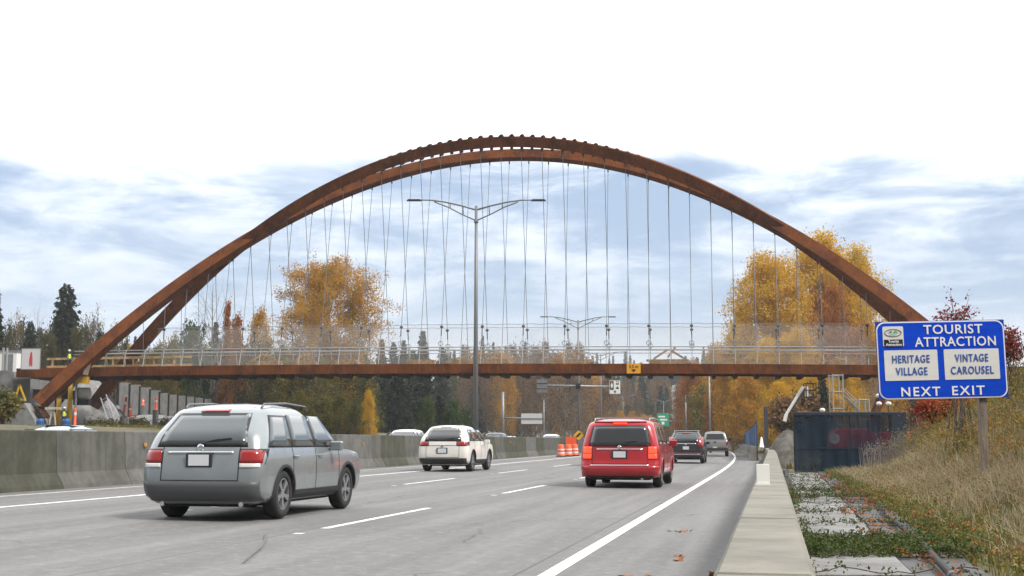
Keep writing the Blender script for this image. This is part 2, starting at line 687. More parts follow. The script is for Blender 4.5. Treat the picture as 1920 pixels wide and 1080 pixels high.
# ------------------------------------------------------------------ roadside barrier of precast blocks
def conc(name, c, stain=0.35, mossy=None, sc=1.6):
    m = bpy.data.materials.new(name)
    m.use_nodes = True
    t = m.node_tree
    b = t.nodes['Principled BSDF']
    tcn = N(t, 'ShaderNodeTexCoord')
    oi = N(t, 'ShaderNodeObjectInfo')
    va = N(t, 'ShaderNodeVectorMath', operation='ADD')
    cmb = N(t, 'ShaderNodeCombineXYZ')
    L(t, mth(t, 'MULTIPLY', oi.outputs['Random'], 37.0), cmb.inputs[0])
    L(t, tcn.outputs['Object'], va.inputs[0])
    L(t, cmb.outputs[0], va.inputs[1])
    vec = va.outputs[0]
    a = N(t, 'ShaderNodeTexNoise', i_Scale=sc, i_Detail=8.0, i_Roughness=0.66)
    L(t, vec, a.inputs['Vector'])
    f = N(t, 'ShaderNodeTexNoise', i_Scale=60.0, i_Detail=4.0, i_Roughness=0.7)
    L(t, vec, f.inputs['Vector'])
    mp_ = N(t, 'ShaderNodeMapping')
    mp_.inputs['Scale'].default_value = (2.2, 2.2, 0.25)
    L(t, vec, mp_.inputs[0])
    run = N(t, 'ShaderNodeTexNoise', i_Scale=2.4, i_Detail=5.0)
    L(t, mp_.outputs[0], run.inputs['Vector'])
    dk = tuple(x * (1 - stain) for x in c)
    cc = mixc(t, smooth(t, a.outputs[0], 0.3, 0.66), (*dk, 1), (*c, 1))
    cc = mixc(t, mth(t, 'MULTIPLY', smooth(t, run.outputs[0], 0.45, 0.7), 0.55), cc, (*(mossy or dk), 1))
    sp = N(t, 'ShaderNodeTexNoise', i_Scale=13.0, i_Detail=7.0, i_Roughness=0.75)
    L(t, vec, sp.inputs['Vector'])
    cc = mixc(t, mth(t, 'MULTIPLY', smooth(t, sp.outputs[0], 0.56, 0.72), 0.45), cc, (*tuple(x * 0.55 for x in c), 1))
    cc = mixc(t, mth(t, 'MULTIPLY', smooth(t, f.outputs[0], 0.55, 0.75), 0.45), cc, (*tuple(x * 0.5 for x in c), 1))
    L(t, cc, b.inputs['Base Color'])
    b.inputs['Roughness'].default_value = 0.88
    b.inputs['Specular IOR Level'].default_value = 0.25
    bp = N(t, 'ShaderNodeBump', i_Strength=0.3, i_Distance=0.006)
    L(t, f.outputs[0], bp.inputs['Height'])
    L(t, bp.outputs[0], b.inputs['Normal'])
    return m


M_CON = conc('pale_concrete', (0.238, 0.226, 0.196), 0.34, (0.255, 0.24, 0.20))
M_CONW = conc('white_concrete', (0.27, 0.27, 0.268), 0.38, (0.17, 0.165, 0.15))
M_CONG = conc('grey_concrete', (0.20, 0.20, 0.20), 0.35, (0.10, 0.10, 0.095))
M_MOSS = conc('mossy_concrete', (0.085, 0.087, 0.066), 0.4, (0.05, 0.052, 0.036))
M_CONL = conc('wall_concrete', (0.155, 0.153, 0.145), 0.4, (0.08, 0.08, 0.068), 2.5)
M_CONM = conc('stained_concrete', (0.125, 0.124, 0.112), 0.42, (0.065, 0.067, 0.05))
M_BLACK = mat('black_rubber', (0.012, 0.012, 0.013), 0.7)
M_GALV = mat('galvanised_steel', (0.25, 0.265, 0.28), 0.5, 0.5, var=0.15, scale=4)
M_ALU = mat('bare_aluminium', (0.40, 0.41, 0.42), 0.45, 0.4)
M_DARKST = mat('dark_steel', (0.03, 0.03, 0.035), 0.5, 0.4)
M_WHITE = mat('white_paint', (0.78, 0.78, 0.76), 0.5)
M_BLK = mat('black_paint', (0.015, 0.015, 0.017), 0.4)


def block_profile(wl=-0.205, wr=0.13, h=0.81):
    return [(wl - 0.13, 0.0), (wl - 0.13, 0.08), (wl - 0.02, 0.30), (wl, h - 0.02), (wl + 0.02, h), (wr - 0.02, h), (wr, h - 0.02), (wr + 0.03, 0.30), (wr + 0.14, 0.08), (wr + 0.14, 0.0)]


def barrier_block(y0, y1, lat, label, group=None, h=0.81, prof=None, name='concrete_barrier', mm=None):
    rng = random.Random(int(y0 * 100))
    yc = (y0 + y1) / 2
    root = thing(name, label, 'barrier', (rx(lat, yc), yc, rz_(lat) - 0.01), heading(yc), group)
    pr = prof or block_profile(h=h)
    ln = (y1 - y0) / math.cos(heading(yc)) - 0.035
    mbk = MB()
    k = len(pr)
    ysub = [-ln / 2] + [-ln / 2 + 0.02 + (ln - 0.04) * i / 24 for i in range(25)] + [ln / 2]
    vs, fs = [], []
    for i, y in enumerate(ysub):
        end = i in (0, len(ysub) - 1)
        chip = rng.uniform(0.02, 0.06) if end else 0.0
        for j, (x, z) in enumerate(pr):
            jit = rng.uniform(-0.001, 0.001)
            xx = x + jit + (0.012 if end and x < 0 else -0.012 if end else 0)
            zz = z - (chip * rng.uniform(.3, 1.2) if z > h * 0.8 else 0) + (rng.uniform(-0.0012, 0.0008) if z > 0.5 and j in (3, 4, 5, 6) else 0)
            vs.append((xx, y, zz))
    for i in range(len(ysub) - 1):
        for j in range(k):
            j2 = (j + 1) % k
            fs.append((i * k + j, i * k + j2, (i + 1) * k + j2, (i + 1) * k + j))
    fs.append(tuple(range(k)))
    fs.append(tuple(reversed([(len(ysub) - 1) * k + j for j in range(k)])))
    mbk.add(vs, fs)
    mbk.build('body', mm or M_CON, root)
    return root


BL = 3.02
yb = 4.22 - BL
i = 0
names = ['pale concrete barrier block nearest the camera, cut by the picture edge',
         'pale concrete barrier block between the first and second open joints',
         'long pale concrete barrier block just before the white marker plate',
         'pale concrete barrier block carrying the white marker plate']
while yb < 71:
    lab = names[i] if i < len(names) else 'pale concrete roadside barrier block further along the shoulder beyond the white plate'
    barrier_block(yb, yb + BL, 0.0, lab, None if i < len(names) else 'roadside barrier blocks beyond the marker plate')
    yb += BL
    i += 1
# beyond the gap the line steps in and follows the curve to the left
yb = 78.0
while yb < 250:
    ln = 5.0
    barrier_block(yb, yb + ln, -0.75, 'distant pale concrete barrier block below the blue fence on the curve', 'barrier blocks along the distant curve', h=0.86)
    yb += ln
# white marker plate
p = P(1431, 907, 12.45)
root = thing('marker_plate', 'white marker plate standing on the pale roadside barrier', 'road marker', (p.x, p.y, 0.80))
MB().box((0, 0, 0.105), (0.125, 0.012, 0.20)).build('plate', M_WHITE, root, bevel=0.004)
MB().box((0, 0.02, 0.012), (0.13, 0.07, 0.022)).build('foot', M_WHITE, root)
# delineator strip hanging on the block, small grey post behind the barrier
p = P(1474, 892, 26)
root = thing('marker_post', 'short grey post standing behind the pale barrier by the dark screen fence', 'post', (p.x, p.y, -0.05))
MB().box((0, 0, 0.35), (0.10, 0.06, 0.7)).build('post', M_CONG, root, bevel=0.006)
MB().box((0, -0.035, 0.62), (0.07, 0.008, 0.1)).build('reflector', M_GALV, root)

# ------------------------------------------------------------------ median wall, a thing of cast panels
root = thing('median_wall', 'tall stained concrete median wall dividing the two carriageways', 'wall', (rx(-15.85, 60), 60, 0))
MED = []
y = 18.5
rng = random.Random(3)
cuts = [18.5, 26.0, 28.3, 31.3, 34.5, 37.5, 42.5, 46.5, 50.5, 51.8, 55.2, 58]
while cuts[-1] < 215:
    cuts.append(cuts[-1] + rng.choice([2.6, 3.4, 4.2, 5.2]))
kinds = [0, 0, 1, 2, 1, 2, 1, 2, 1, 0, 1, 1]
for i in range(len(cuts) - 1):
    y0, y1 = cuts[i], cuts[i + 1]
    kind = kinds[i] if i < len(kinds) else rng.choice([0, 1, 1, 2, 0])
    m = (M_MOSS, M_CONM, M_CONL)[kind]
    mbk = MB()
    hw = 0.0 if kind else 0.006
    prof = [(-0.33, 0), (-0.30, 0.10), (-0.16, 0.36), (-0.11 - hw, 1.26), (-0.09, 1.28), (0.09, 1.28), (0.11 + hw, 1.26), (0.16, 0.36), (0.30, 0.10), (0.33, 0)]
    k = len(prof)
    vs, fs = [], []
    ysub = list(np.linspace(y0 + 0.012, y1 - 0.012, 4))
    for yy in ysub:
        for x, z in prof:
            vs.append((rx(-15.85 + x, yy) - rx(-15.85, 60), yy - 60, rz_(-15.85) + z - 0.01))
    for a in range(3):
        for j in range(k):
            fs.append((a * k + j, a * k + (j + 1) % k, (a + 1) * k + (j + 1) % k, (a + 1) * k + j))
    fs.append(tuple(range(k)))
    fs.append(tuple(reversed([3 * k + j for j in range(k)])))
    mbk.add(vs, fs)
    o = mbk.build('panel', m, root)
    if kind == 0:
        o['label'] = 'dark mossy panel of the median wall'
M_AMBER = mat('amber_reflector', (0.75, 0.32, 0.02), 0.3)
for px, py in ((684, 842), (967, 841), (1031, 841), (281, 848)):
    yy = 15.7 / (RD - (px - 960) / F / CP * 1.0) * 1.0
    MB().box((rx(-15.85 + 0.17, yy) - rx(-15.85, 60), yy - 60, rz_(-15.85) + 0.95), (0.05, 0.07, 0.085)).build('reflector', M_AMBER, root)

# ------------------------------------------------------------------ the footway behind the barrier
def slabs():
    mbk = MB()
    y = 4.0
    rng = random.Random(8)
    joints = [4.0, 6.6, 9.2, 11.9, 14.0, 16.3, 19.0, 22.2, 24.8, 27.6, 31.0, 35.0, 38.6, 42.0, 45.7, 50.0]
    for a, b in zip(joints, joints[1:]):
        dx0 = 0.012 * a
        for l0, l1, dz in ((0.16, 1.12, 0.0), (1.16, 1.85, -0.012)):
            zj = rng.uniform(-0.012, 0.012) + dz
            vs = []
            for yy in (a + 0.02, b - 0.02):
                for z in (-0.12, 0.0):
                    vs += [(rx(l0 + dx0 * (l0 > .5), yy), yy, z + zj), (rx(l1 + dx0, yy), yy, z + zj)]
            mbk.add(vs, [(0, 1, 3, 2), (4, 6, 7, 5), (2, 3, 7, 6), (0, 2, 6, 4), (1, 5, 7, 3), (0, 4, 5, 1)], 0 if dz == 0 else 1)
    o = mbk.build('footpath', [M_CONW, conc('worn_concrete', (0.13, 0.13, 0.135), 0.4, (0.075, 0.072, 0.065))])
    return tag(o, kind='structure')


slabs()
# ================================================================== the arch bridge
def rustmat(name, base, dark, light, sc=0.7):
    m = bpy.data.materials.new(name)
    m.use_nodes = True
    t = m.node_tree
    b = t.nodes['Principled BSDF']
    tcn = N(t, 'ShaderNodeTexCoord')
    a = N(t, 'ShaderNodeTexNoise', i_Scale=sc, i_Detail=8.0, i_Roughness=0.65)
    L(t, tcn.outputs['Object'], a.inputs['Vector'])
    mp_ = N(t, 'ShaderNodeMapping')
    mp_.inputs['Scale'].default_value = (1.0, 1.0, 0.22)
    L(t, tcn.outputs['Object'], mp_.inputs[0])
    f = N(t, 'ShaderNodeTexNoise', i_Scale=5.0, i_Detail=6.0, i_Roughness=0.7)
    L(t, mp_.outputs[0], f.inputs['Vector'])
    c = mixc(t, smooth(t, a.outputs[0], 0.35, 0.62), (*dark, 1), (*base, 1))
    c = mixc(t, mth(t, 'MULTIPLY', smooth(t, f.outputs[0], 0.5, 0.72), 0.6), c, (*light, 1))
    c = mixc(t, mth(t, 'MULTIPLY', smooth(t, f.outputs[0], 0.5, 0.3), 0.5), c, (*dark, 1))
    L(t, c, b.inputs['Base Color'])
    b.inputs['Roughness'].default_value = 0.85
    b.inputs['Specular IOR Level'].default_value = 0.2
    MATS[name] = m
    return m


M_RUST = rustmat('weathering_steel', (0.160, 0.045, 0.008), (0.075, 0.021, 0.006), (0.27, 0.088, 0.014))
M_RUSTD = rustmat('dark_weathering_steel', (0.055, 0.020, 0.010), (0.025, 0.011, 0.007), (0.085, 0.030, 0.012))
M_WOOD = mat('raw_timber', (0.42, 0.26, 0.12), 0.8, var=0.35, scale=3)
M_CABLE = mat('hanger_cable', (0.22, 0.235, 0.25), 0.45, 0.7)

EX = Vector((1.0, -0.145, 0)).normalized()     # along the bridge
CX = Vector((0.145, 1.0, 0)).normalized()      # across it, away from the camera
BC = Vector((-0.55, 107.0, 0))
HALF, ZF, ZA = 38.1, 5.1, 25.95


def arch_z(s):
    return ZA - (ZA - ZF) * (s / HALF) ** 2


def rib_w(z):
    return (z - 18.6) * 0.345


def bp(s, w, z):
    """point of the bridge, relative to its centre on the ground"""
    return EX * s + CX * w + Vector((0, 0, z))


def rib_pt(s, sign):
    z = arch_z(s)
    return bp(s, sign * rib_w(z), z)


def deck_z(s):
    return 6.74 - 0.00018 * (s + 18) ** 2


bridge = thing('arch_bridge', 'rust coloured steel arch footbridge with crossing ribs spanning the whole motorway', 'bridge', BC)


def rib(sign):
    mbk = MB()
    n = 96
    vs, fs = [], []
    pn = (CX - Vector((0, 0, 1)) * (0.345 * sign) * 1.0)
    # plane of the rib holds EX and (z + 0.345*sign*CX); its normal:
    upv = (Vector((0, 0, 1)) + CX * 0.345 * sign).normalized()
    pn = EX.cross(upv).normalized()
    S = HALF + 0.7
    for i in range(n + 1):
        s = -S + 2 * S * i / n
        p = rib_pt(s, sign)
        d = (rib_pt(s + 0.05, sign) - rib_pt(s - 0.05, sign)).normalized()
        u = pn.cross(d).normalized()
        if u.z < 0:
            u = -u
        q = abs(s) / HALF
        hh = 0.43 + 0.13 * q ** 1.5
        hw = 0.34 + 0.10 * q
        for a, b in ((-1, -1), (1, -1), (1, 1), (-1, 1)):
            vs.append(p + pn * (a * hw) + u * (b * hh))
        # top and bottom flange lips, a little proud
    for i in range(n):
        for j in range(4):
            j2 = (j + 1) % 4
            fs.append((i * 4 + j, i * 4 + j2, (i + 1) * 4 + j2, (i + 1) * 4 + j))
    fs.append((0, 1, 2, 3))
    fs.append((n * 4 + 3, n * 4 + 2, n * 4 + 1, n * 4))
    mbk.add(vs, fs)
    o = mbk.build('arch_rib', M_RUST, bridge, bevel=0.03)
    # splice plates where the sections were bolted together
    sp = MB()
    for s in (-30.5, -19.5, -8.2, 8.2, 19.5, 30.5):
        p = rib_pt(s, sign)
        d = (rib_pt(s + 0.05, sign) - rib_pt(s - 0.05, sign)).normalized()
        u = pn.cross(d).normalized()
        if u.z < 0:
            u = -u
        q = abs(s) / HALF
        rot = Matrix((d, pn, u)).transposed()
        sp = MB().box(p, (0.7, 2 * (0.35 + 0.10 * q), 2 * (0.37 + 0.13 * q ** 1.5)), rot)
        sp.build('splice_plate', M_RUST, o)
    return o, pn


ribA, pnA = rib(1)      # stands in front at the feet, leans back over the deck
ribB, pnB = rib(-1)
# diaphragm plates through the forward leaning rib, their round heads and feet standing proud of it
s = -12.9
while s < 14.2:
    p = rib_pt(s, -1)
    d = (rib_pt(s + 0.05, -1) - rib_pt(s - 0.05, -1)).normalized()
    u = pnB.cross(d).normalized()
    if u.z < 0:
        u = -u
    k_ = max(0.12, 1 - (abs(s - 0.6) / 12.5) ** 2)
    top, low = 0.43 + 0.20 * k_, 0.44 + 0.20 * max(0.4, k_)
    prof = [(-0.09, -low), (0.09, -low), (0.09, -0.3), (0.17, 0.40)] + [(0.19 * math.cos(t), 0.42 + (top - 0.42) * math.sin(t)) for t in np.linspace(0.05, PI - 0.05, 7)] + [(-0.17, 0.40), (-0.09, -0.3)]
    k = len(prof)
    vs = [p + pnB * 0.30 + d * x + u * z for x, z in prof] + [p - pnB * 0.30 + d * x + u * z for x, z in prof]
    MB().add(vs, [tuple(range(k)), tuple(reversed(range(k, 2 * k)))] + [(i, (i + 1) % k, k + (i + 1) % k, k + i) for i in range(k)]).build('diaphragm_plate', M_RUSTD, bridge)
    s += 0.862

# deck: edge girders, slab, floor beams
DS0, DS1, DW = -42.5, 46.0, 2.2


def along(name, w0, w1, zf0, zf1, m, s0=DS0, s1=DS1, n=60, parent=bridge):
    vs, fs = [], []
    for i in range(n + 1):
        s = s0 + (s1 - s0) * i / n
        z = deck_z(s)
        vs += [bp(s, w0, z + zf0), bp(s, w1, z + zf0), bp(s, w1, z + zf1), bp(s, w0, z + zf1)]
    for i in range(n):
        for j in range(4):
            fs.append((i * 4 + j, i * 4 + (j + 1) % 4, i * 4 + 4 + (j + 1) % 4, i * 4 + 4 + j))
    fs += [(0, 1, 2, 3), (n * 4 + 3, n * 4 + 2, n * 4 + 1, n * 4)]
    return MB().add(vs, fs).build(name, m, parent)


along('edge_girder', -DW, -DW + 0.25, 0.02, 0.80, M_RUST)
along('edge_girder', DW - 0.25, DW, 0.02, 0.80, M_RUST)
along('deck_slab', -DW + 0.252, DW - 0.252, 0.45, 0.62, M_CONG)
HSP = 1.722
ST = [-36.2 + HSP * i for i in range(43)]
for s in ST:
    z = deck_z(s)
    prof = [(-2.16, 0.42), (-2.16, 0.0), (-1.7, -0.24), (1.7, -0.24), (2.16, 0.0), (2.16, 0.42)]
    vs = [bp(s - 0.16, w, z + zz) for w, zz in prof] + [bp(s + 0.16, w, z + zz) for w, zz in prof]
    k = len(prof)
    MB().add(vs, [tuple(range(k)), tuple(reversed(range(k, 2 * k)))] + [(i, (i + 1) % k, k + (i + 1) % k, k + i) for i in range(k)]).build('floor_beam', M_RUSTD, bridge)

# railing
for sd in (-1, 1):
    for s in ST:
        z = deck_z(s) + 0.80
        mbk = MB()
        mbk.beam(bp(s, sd * 2.1, z), bp(s + 0.0, sd * 1.66, z + 1.42), 0.10, 0.045, up=EX)
        mbk.build('railing_post', M_ALU, bridge)
    for zz, ww, r in ((1.42, 1.66, 0.042), (1.12, 1.75, 0.030)):
        pts = [bp(s, sd * ww, deck_z(s) + 0.80 + zz) for s in np.linspace(DS0 + 5, DS1, 40)]
        MB().tube(pts, r, 6).build('rail', M_ALU, bridge, smooth=True)

# hangers: each rib hangs the deck edge on the side of its feet
for sign in (1, -1):
    for i, s in enumerate(ST):
        zr = arch_z(s) - 0.40
        wtop = sign * rib_w(arch_z(s))
        ztop = zr
        bot = bp(s, -sign * 2.0, deck_z(s) + 0.80)
        top = bp(s, wtop, ztop)
        if top.z - bot.z < 1.2:
            continue
        h = MB().tube([bot, top], 0.024, 5).build('hanger', M_CABLE, bridge)
        d = (top - bot).normalized()
        MB().tube([top + d * 0.1, top - d * 0.42], 0.06, 6).build('clevis', M_DARKST, h)
        if i % 2 == (0 if sign > 0 else 0) and top.z - bot.z > 3.2:
            zc = 3.15 if sign > 0 else 3.05
            q = bot + d * (zc / d.z)
            mbk = MB()
            mbk.lathe([(0.02, -0.13), (0.12, -0.08), (0.15, 0.0), (0.12, 0.08), (0.02, 0.13)], 10, Matrix.Translation(q))
            mbk.tube([q, q - d * 0.8], 0.045, 5)
            mbk.build('turnbuckle', M_DARKST, h, smooth=True)
            c = bot + d * (1.72 / d.z)
            ring = [c + EX * (0.19 * math.cos(t)) + Vector((0, 0, 0.19 * math.sin(t))) for t in np.linspace(0, 2 * PI, 15)]
            MB().tube(ring, 0.03, 5, cap=False).build('shackle', M_GALV, h, smooth=True)

# debris netting stretched along both sides of the deck
M_NET = netmat('debris_netting', (0.72, 0.70, 0.67), 0.125)
for sd, lab in ((-1, 'pale translucent debris netting along the near railing of the rusty footbridge'), (1, 'pale translucent debris netting along the far railing of the rusty footbridge')):
    root = thing('safety_netting', lab, 'netting', BC)
    vs, q = [], []
    ss = np.linspace(-30.0, 29.5, 80)
    for i, s in enumerate(ss):
        for j in range(6):
            f = j / 5
            zz = deck_z(s) + 0.82 + f * 3.28
            vs.append(bp(s, sd * (1.62 + 0.03 * math.sin(s * 1.9 + f * 3)) - 0.0, zz + 0.03 * math.sin(s * 3.65) * f))
    q = [(i * 6 + j, i * 6 + j + 1, (i + 1) * 6 + j + 1, (i + 1) * 6 + j) for i in range(79) for j in range(5)]
    fastmesh('net', vs, q, M_NET, root)
    MB().tube([Vector(vs[i * 6 + 5]) for i in range(80)], 0.02, 4).build('top_cable', M_GALV, root)

# timber left on the deck
spots = [(-20.6, 3.2, 'brace'), (-17.0, 2.2, 'brace'), (-7.0, 2.6, 'low'), (-2.2, 5.4, 'brace'), (5.6, 4.0, 'trestle'), (13.6, 3.6, 'trestle'), (20.0, 2.8, 'low'), (-13.6, 2.4, 'low'), (27.0, 2.2, 'low')]
tl = ['low stack of timber with crossed planks on the bridge deck, far left under the netting', 'small timber pile with a plank leaning over it near the left end of the deck',
      'low tan timber stack on the deck left of the tall lamp post', 'long timber stack with crossed planks right behind the tall lamp post', 'timber trestle pile on the deck above the red minivan',
      'timber trestle pile on the deck just right of the yellow clearance sign', 'low flat timber stack on the deck in front of the gold trees', 'low timber pile between two crossed plank stacks on the left of the deck', 'small pale timber stack on the deck next to the blue sign']
for (s, ln, kd), lab in zip(spots, tl):
    rng = random.Random(int(s * 10))
    w0 = -0.9
    z = deck_z(s) + 0.62
    base = BC + bp(s, w0, z)
    root = thing('timber_stack', lab, 'timber', base, math.atan2(EX.y, EX.x), 'timber stacks on the deck')
    for k in range(4):
        mbk = MB()
        for j in range(3):
            mbk.box((rng.uniform(-0.15, 0.15), -0.35 + 0.35 * j, 0.08 + 0.15 * k), (ln * rng.uniform(0.75, 1.0), 0.28, 0.13))
        mbk.build('plank_layer', M_WOOD, root)
    if kd != 'low':
        top = 0.66
        for sx in (-1, 1):
            MB().beam((sx * ln * 0.34, -0.2, top), (sx * 0.05, -0.2, top + (0.75 if kd == 'trestle' else 0.5)), 0.10, 0.16).build('prop', M_WOOD, root)
        MB().beam((-0.1, -0.2, top + 0.1), (0.55, -0.2, top + 0.95), 0.12, 0.14).build('prop', M_WOOD, root)

# clearance sign on the girder
M_YEL = mat('sign_yellow', (0.80, 0.36, 0.01), 0.5)
p = P(1189, 687, 104.0)
s_ = (p - BC).dot(EX)
c = BC + bp(s_, -DW - 0.05, deck_z(s_) + 0.41)
root = thing('clearance_sign', 'small yellow clearance sign with a black down arrow on the bridge girder', 'sign', c, math.atan2(EX.y, EX.x))
MB().box((0, 0, 0), (1.12, 0.03, 0.80)).build('panel', M_YEL, root)
mbk = MB()
put_text(mbk, '5.5 m', 0.0, 0.02, 0.26, 0.72, 0.015, -0.022)
mbk.prism([(-0.24, -0.08), (-0.09, -0.13), (-0.09, -0.06), (0.09, -0.06), (0.09, -0.13), (0.24, -0.08), (0.0, -0.31)], -0.026, -0.017)
mbk.build('lettering', M_BLK, root)
mbk = MB()
mbk.box((-0.3, 0.03, 0.3), (0.06, 0.05, 0.06)).box((0.3, 0.03, 0.3), (0.06, 0.05, 0.06))
mbk.build('bracket', M_GALV, root)

# ================================================================== works at the left abutment
A0 = BC
Y0 = P(70, 760, 108)


def ground_at(px, Y):
    x = P(px, 800, Y).x
    return ground_z(x, Y)


# concrete abutment wall behind the foot
def wallbox(name, label, cat, px0, px1, yt0, yt1, Y0_, Y1_, m, thick=0.5, zb=None, parts=None):
    a, b = P(px0, yt0, Y0_), P(px1, yt1, Y1_)
    ga, gb = ground_z(a.x, a.y) - 0.3, ground_z(b.x, b.y) - 0.3
    root = thing(name, label, cat, (a.x, a.y, ga))
    d = Vector((b.x - a.x, b.y - a.y, 0)).normalized()
    nrm = Vector((-d.y, d.x, 0)) * thick
    o = Vector((a.x, a.y, ga))
    vs = [Vector((a.x, a.y, ga)), Vector((b.x, b.y, gb)), b, a]
    vs = [v - o for v in vs]
    vs = vs + [v + nrm for v in vs]
    MB().add(vs, [(0, 1, 2, 3), (7, 6, 5, 4), (0, 4, 5, 1), (1, 5, 6, 2), (2, 6, 7, 3), (3, 7, 4, 0)]).build('body', m, root)
    return root, a, b


wallbox('abutment_wall', 'pale concrete abutment wall carrying the left end of the rusty deck', 'wall', -60, 26, 692, 697, 112.5, 111.5, M_CONW, 2.5)
wallbox('wing_wall', 'dark grey concrete wing wall beside the yellow shoring', 'wall', 28, 104, 706, 716, 113.5, 119, M_CONG, 0.6)
# pedestals: blunt concrete shoes square to the ribs
for sign, lab in ((1, 'pointed pale concrete pedestal under the front foot of the rusty arch'), (-1, 'grey concrete pedestal under the rear foot of the arch beside the ladder')):
    f = BC + rib_pt(-HALF - 1.0, sign)
    gz = ground_z(f.x, f.y) - 0.3
    root = thing('arch_pedestal', lab, 'pedestal', (f.x, f.y, gz), math.atan2(EX.y, EX.x))
    h = f.z - gz
    prof = [(-2.3, 0), (0.9, 0), (0.9, h - 1.9), (0.55, h - 0.95), (-0.35, h + 0.35), (-2.3, h - 1.1)]
    MB().prism(prof, -1.05, 1.05).build('body', M_CONW if sign > 0 else M_CONG, root, bevel=0.04)
    MB().box((0.75, 0, h - 0.42), (0.10, 1.3, 1.2), Matrix.Rotation(R(-38), 3, 'Y')).build('base_plate', M_RUSTD, root)
# right hand feet, behind the sign and the screen fence
for sign, lab in ((1, 'concrete pedestal of the arch behind the blue tourist sign'), ):
    f = BC + rib_pt(HALF + 1.0, sign)
    root = thing('arch_pedestal', lab, 'pedestal', (f.x, f.y, -0.2), math.atan2(EX.y, EX.x))
    h = f.z + 0.2
    MB().prism([(2.6, 0), (-1.9, 0), (-1.9, h - 2.2), (-0.95, h - 0.75), (0.1, h + 0.75), (2.6, h - 1.0)], -1.05, 1.05).build('body', M_CONG, root)
# inclined rusty strut below the deck at the right
a, b = P(1634, 790, 100), P(1652, 748, 101)
root = thing('raking_strut', 'short rusty raking strut rising above the dark screen fence below the sign', 'strut', (a.x, a.y, 0))
MB().beam(Vector((-1.2, 0, -0.1)), b - Vector((a.x, a.y, 0)) + Vector((0.25, 0, 0.6)), 0.5, 0.5).build('leg', M_RUST, root)
MB().box((-1.2, 0, 0.1), (1.2, 1.0, 0.4)).build('foot', M_CONG, root)

M_SHORE = mat('shoring_yellow', (0.62, 0.36, 0.01), 0.5, var=0.15)
# yellow shoring tower
def column_at(px, py_top, Y, r, name, label, m, cat, group=None):
    p = P(px, py_top, Y)
    gz = ground_z(p.x, p.y)
    root = thing(name, label, cat, (p.x, p.y, gz), 0, group)
    h = p.z - gz
    MB().tube([(0, 0, 0), (0, 0, h)], r, 10).build('shaft', m, root, smooth=True)
    MB().box((0, 0, h + 0.06), (r * 3.4, r * 3.4, 0.12)).build('head_plate', M_DARKST, root)
    MB().box((0, 0, 0.05), (r * 3.8, r * 3.8, 0.12)).build('base_plate', M_DARKST, root)
    return root


column_at(111, 741, 110.5, 0.20, 'shoring_post', 'yellow shoring post left of its twin under the black beam', M_SHORE, 'shoring', 'yellow shoring posts')
column_at(133, 712, 110.5, 0.20, 'shoring_post', 'taller yellow shoring post right of its twin under the black beam', M_SHORE, 'shoring', 'yellow shoring posts')
a, b = P(62, 738, 111), P(145, 741, 111)
root = thing('shoring_beam', 'heavy black steel beam laid across the yellow shoring posts', 'beam', a)
mbk = MB()
mbk.beam((0, 0, 0.35), b - a + Vector((0, 0, 0.35)), 0.5, 0.06)
mbk.beam((0, 0, -0.35), b - a + Vector((0, 0, -0.35)), 0.5, 0.06)
mbk.beam((0, 0, 0), b - a, 0.12, 0.64)
mbk.build('web', M_BLACK, root)
a, b = P(84, 726, 112), P(98, 748, 112)
mbk = MB()
# yellow A-frame before the wing wall
a, b, c = P(25, 757, 107), P(37, 722, 107), P(48, 752, 107)
root = thing('yellow_frame', 'yellow A shaped steel frame leaning at the grey wing wall', 'frame', (b.x, b.y, 0))
o = Vector((b.x, b.y, 0))
MB().beam(a - o - Vector((0, 0, 3.0)) * 0, b - o, 0.10, 0.14).build('leg', M_SHORE, root)
MB().beam(c - o, b - o, 0.10, 0.14).build('leg', M_SHORE, root)
MB().beam(Vector((a.x, a.y, 1.6)) - o, a - o, 0.10, 0.14).build('stand', M_SHORE, root)
# short yellow jack and tilted brace under the girder
p = P(156, 706, 109.3)
root = thing('jacking_bracket', 'yellow jacking bracket tucked under the girder by the grey brace', 'bracket', p)
MB().box((0, 0, -0.30), (0.9, 0.7, 0.55)).build('block', M_SHORE, root)
MB().tube([(-0.55, 0, -3.8), (-0.55, 0, 0)], 0.09, 8).build('jack', M_GALV, root)
a, b = P(166, 675, 108.3), P(160, 703, 108.3)
root = thing('girder_brace', 'grey timber brace tilted against the girder beside the front arch rib', 'brace', a)
MB().beam((0.12, 0, 0.3), b - a, 0.12, 0.42).build('plank', mat('weathered_timber', (0.28, 0.22, 0.18), 0.85, var=0.2), root)
# white drum lying on the mound, mound of sheeting and gravel
p = P(155, 738, 112)
root = thing('water_drum', 'white cylindrical drum lying under the girder by the yellow bracket', 'drum', p)
rot = Matrix.Rotation(PI / 2, 4, 'Y')
MB().lathe([(0.05, -0.62), (0.50, -0.60), (0.53, -0.55), (0.53, 0.55), (0.50, 0.60), (0.05, 0.62)], 18, rot).build('shell', M_WHITE, root, smooth=True)
MB().lathe([(0.545, -0.30), (0.56, -0.28), (0.56, -0.24), (0.545, -0.22)], 18, rot).build('hoop', M_DARKST, root)
MB().box((0, 0, -0.75), (1.3, 0.9, 0.5)).build('cradle', M_DARKST, root)


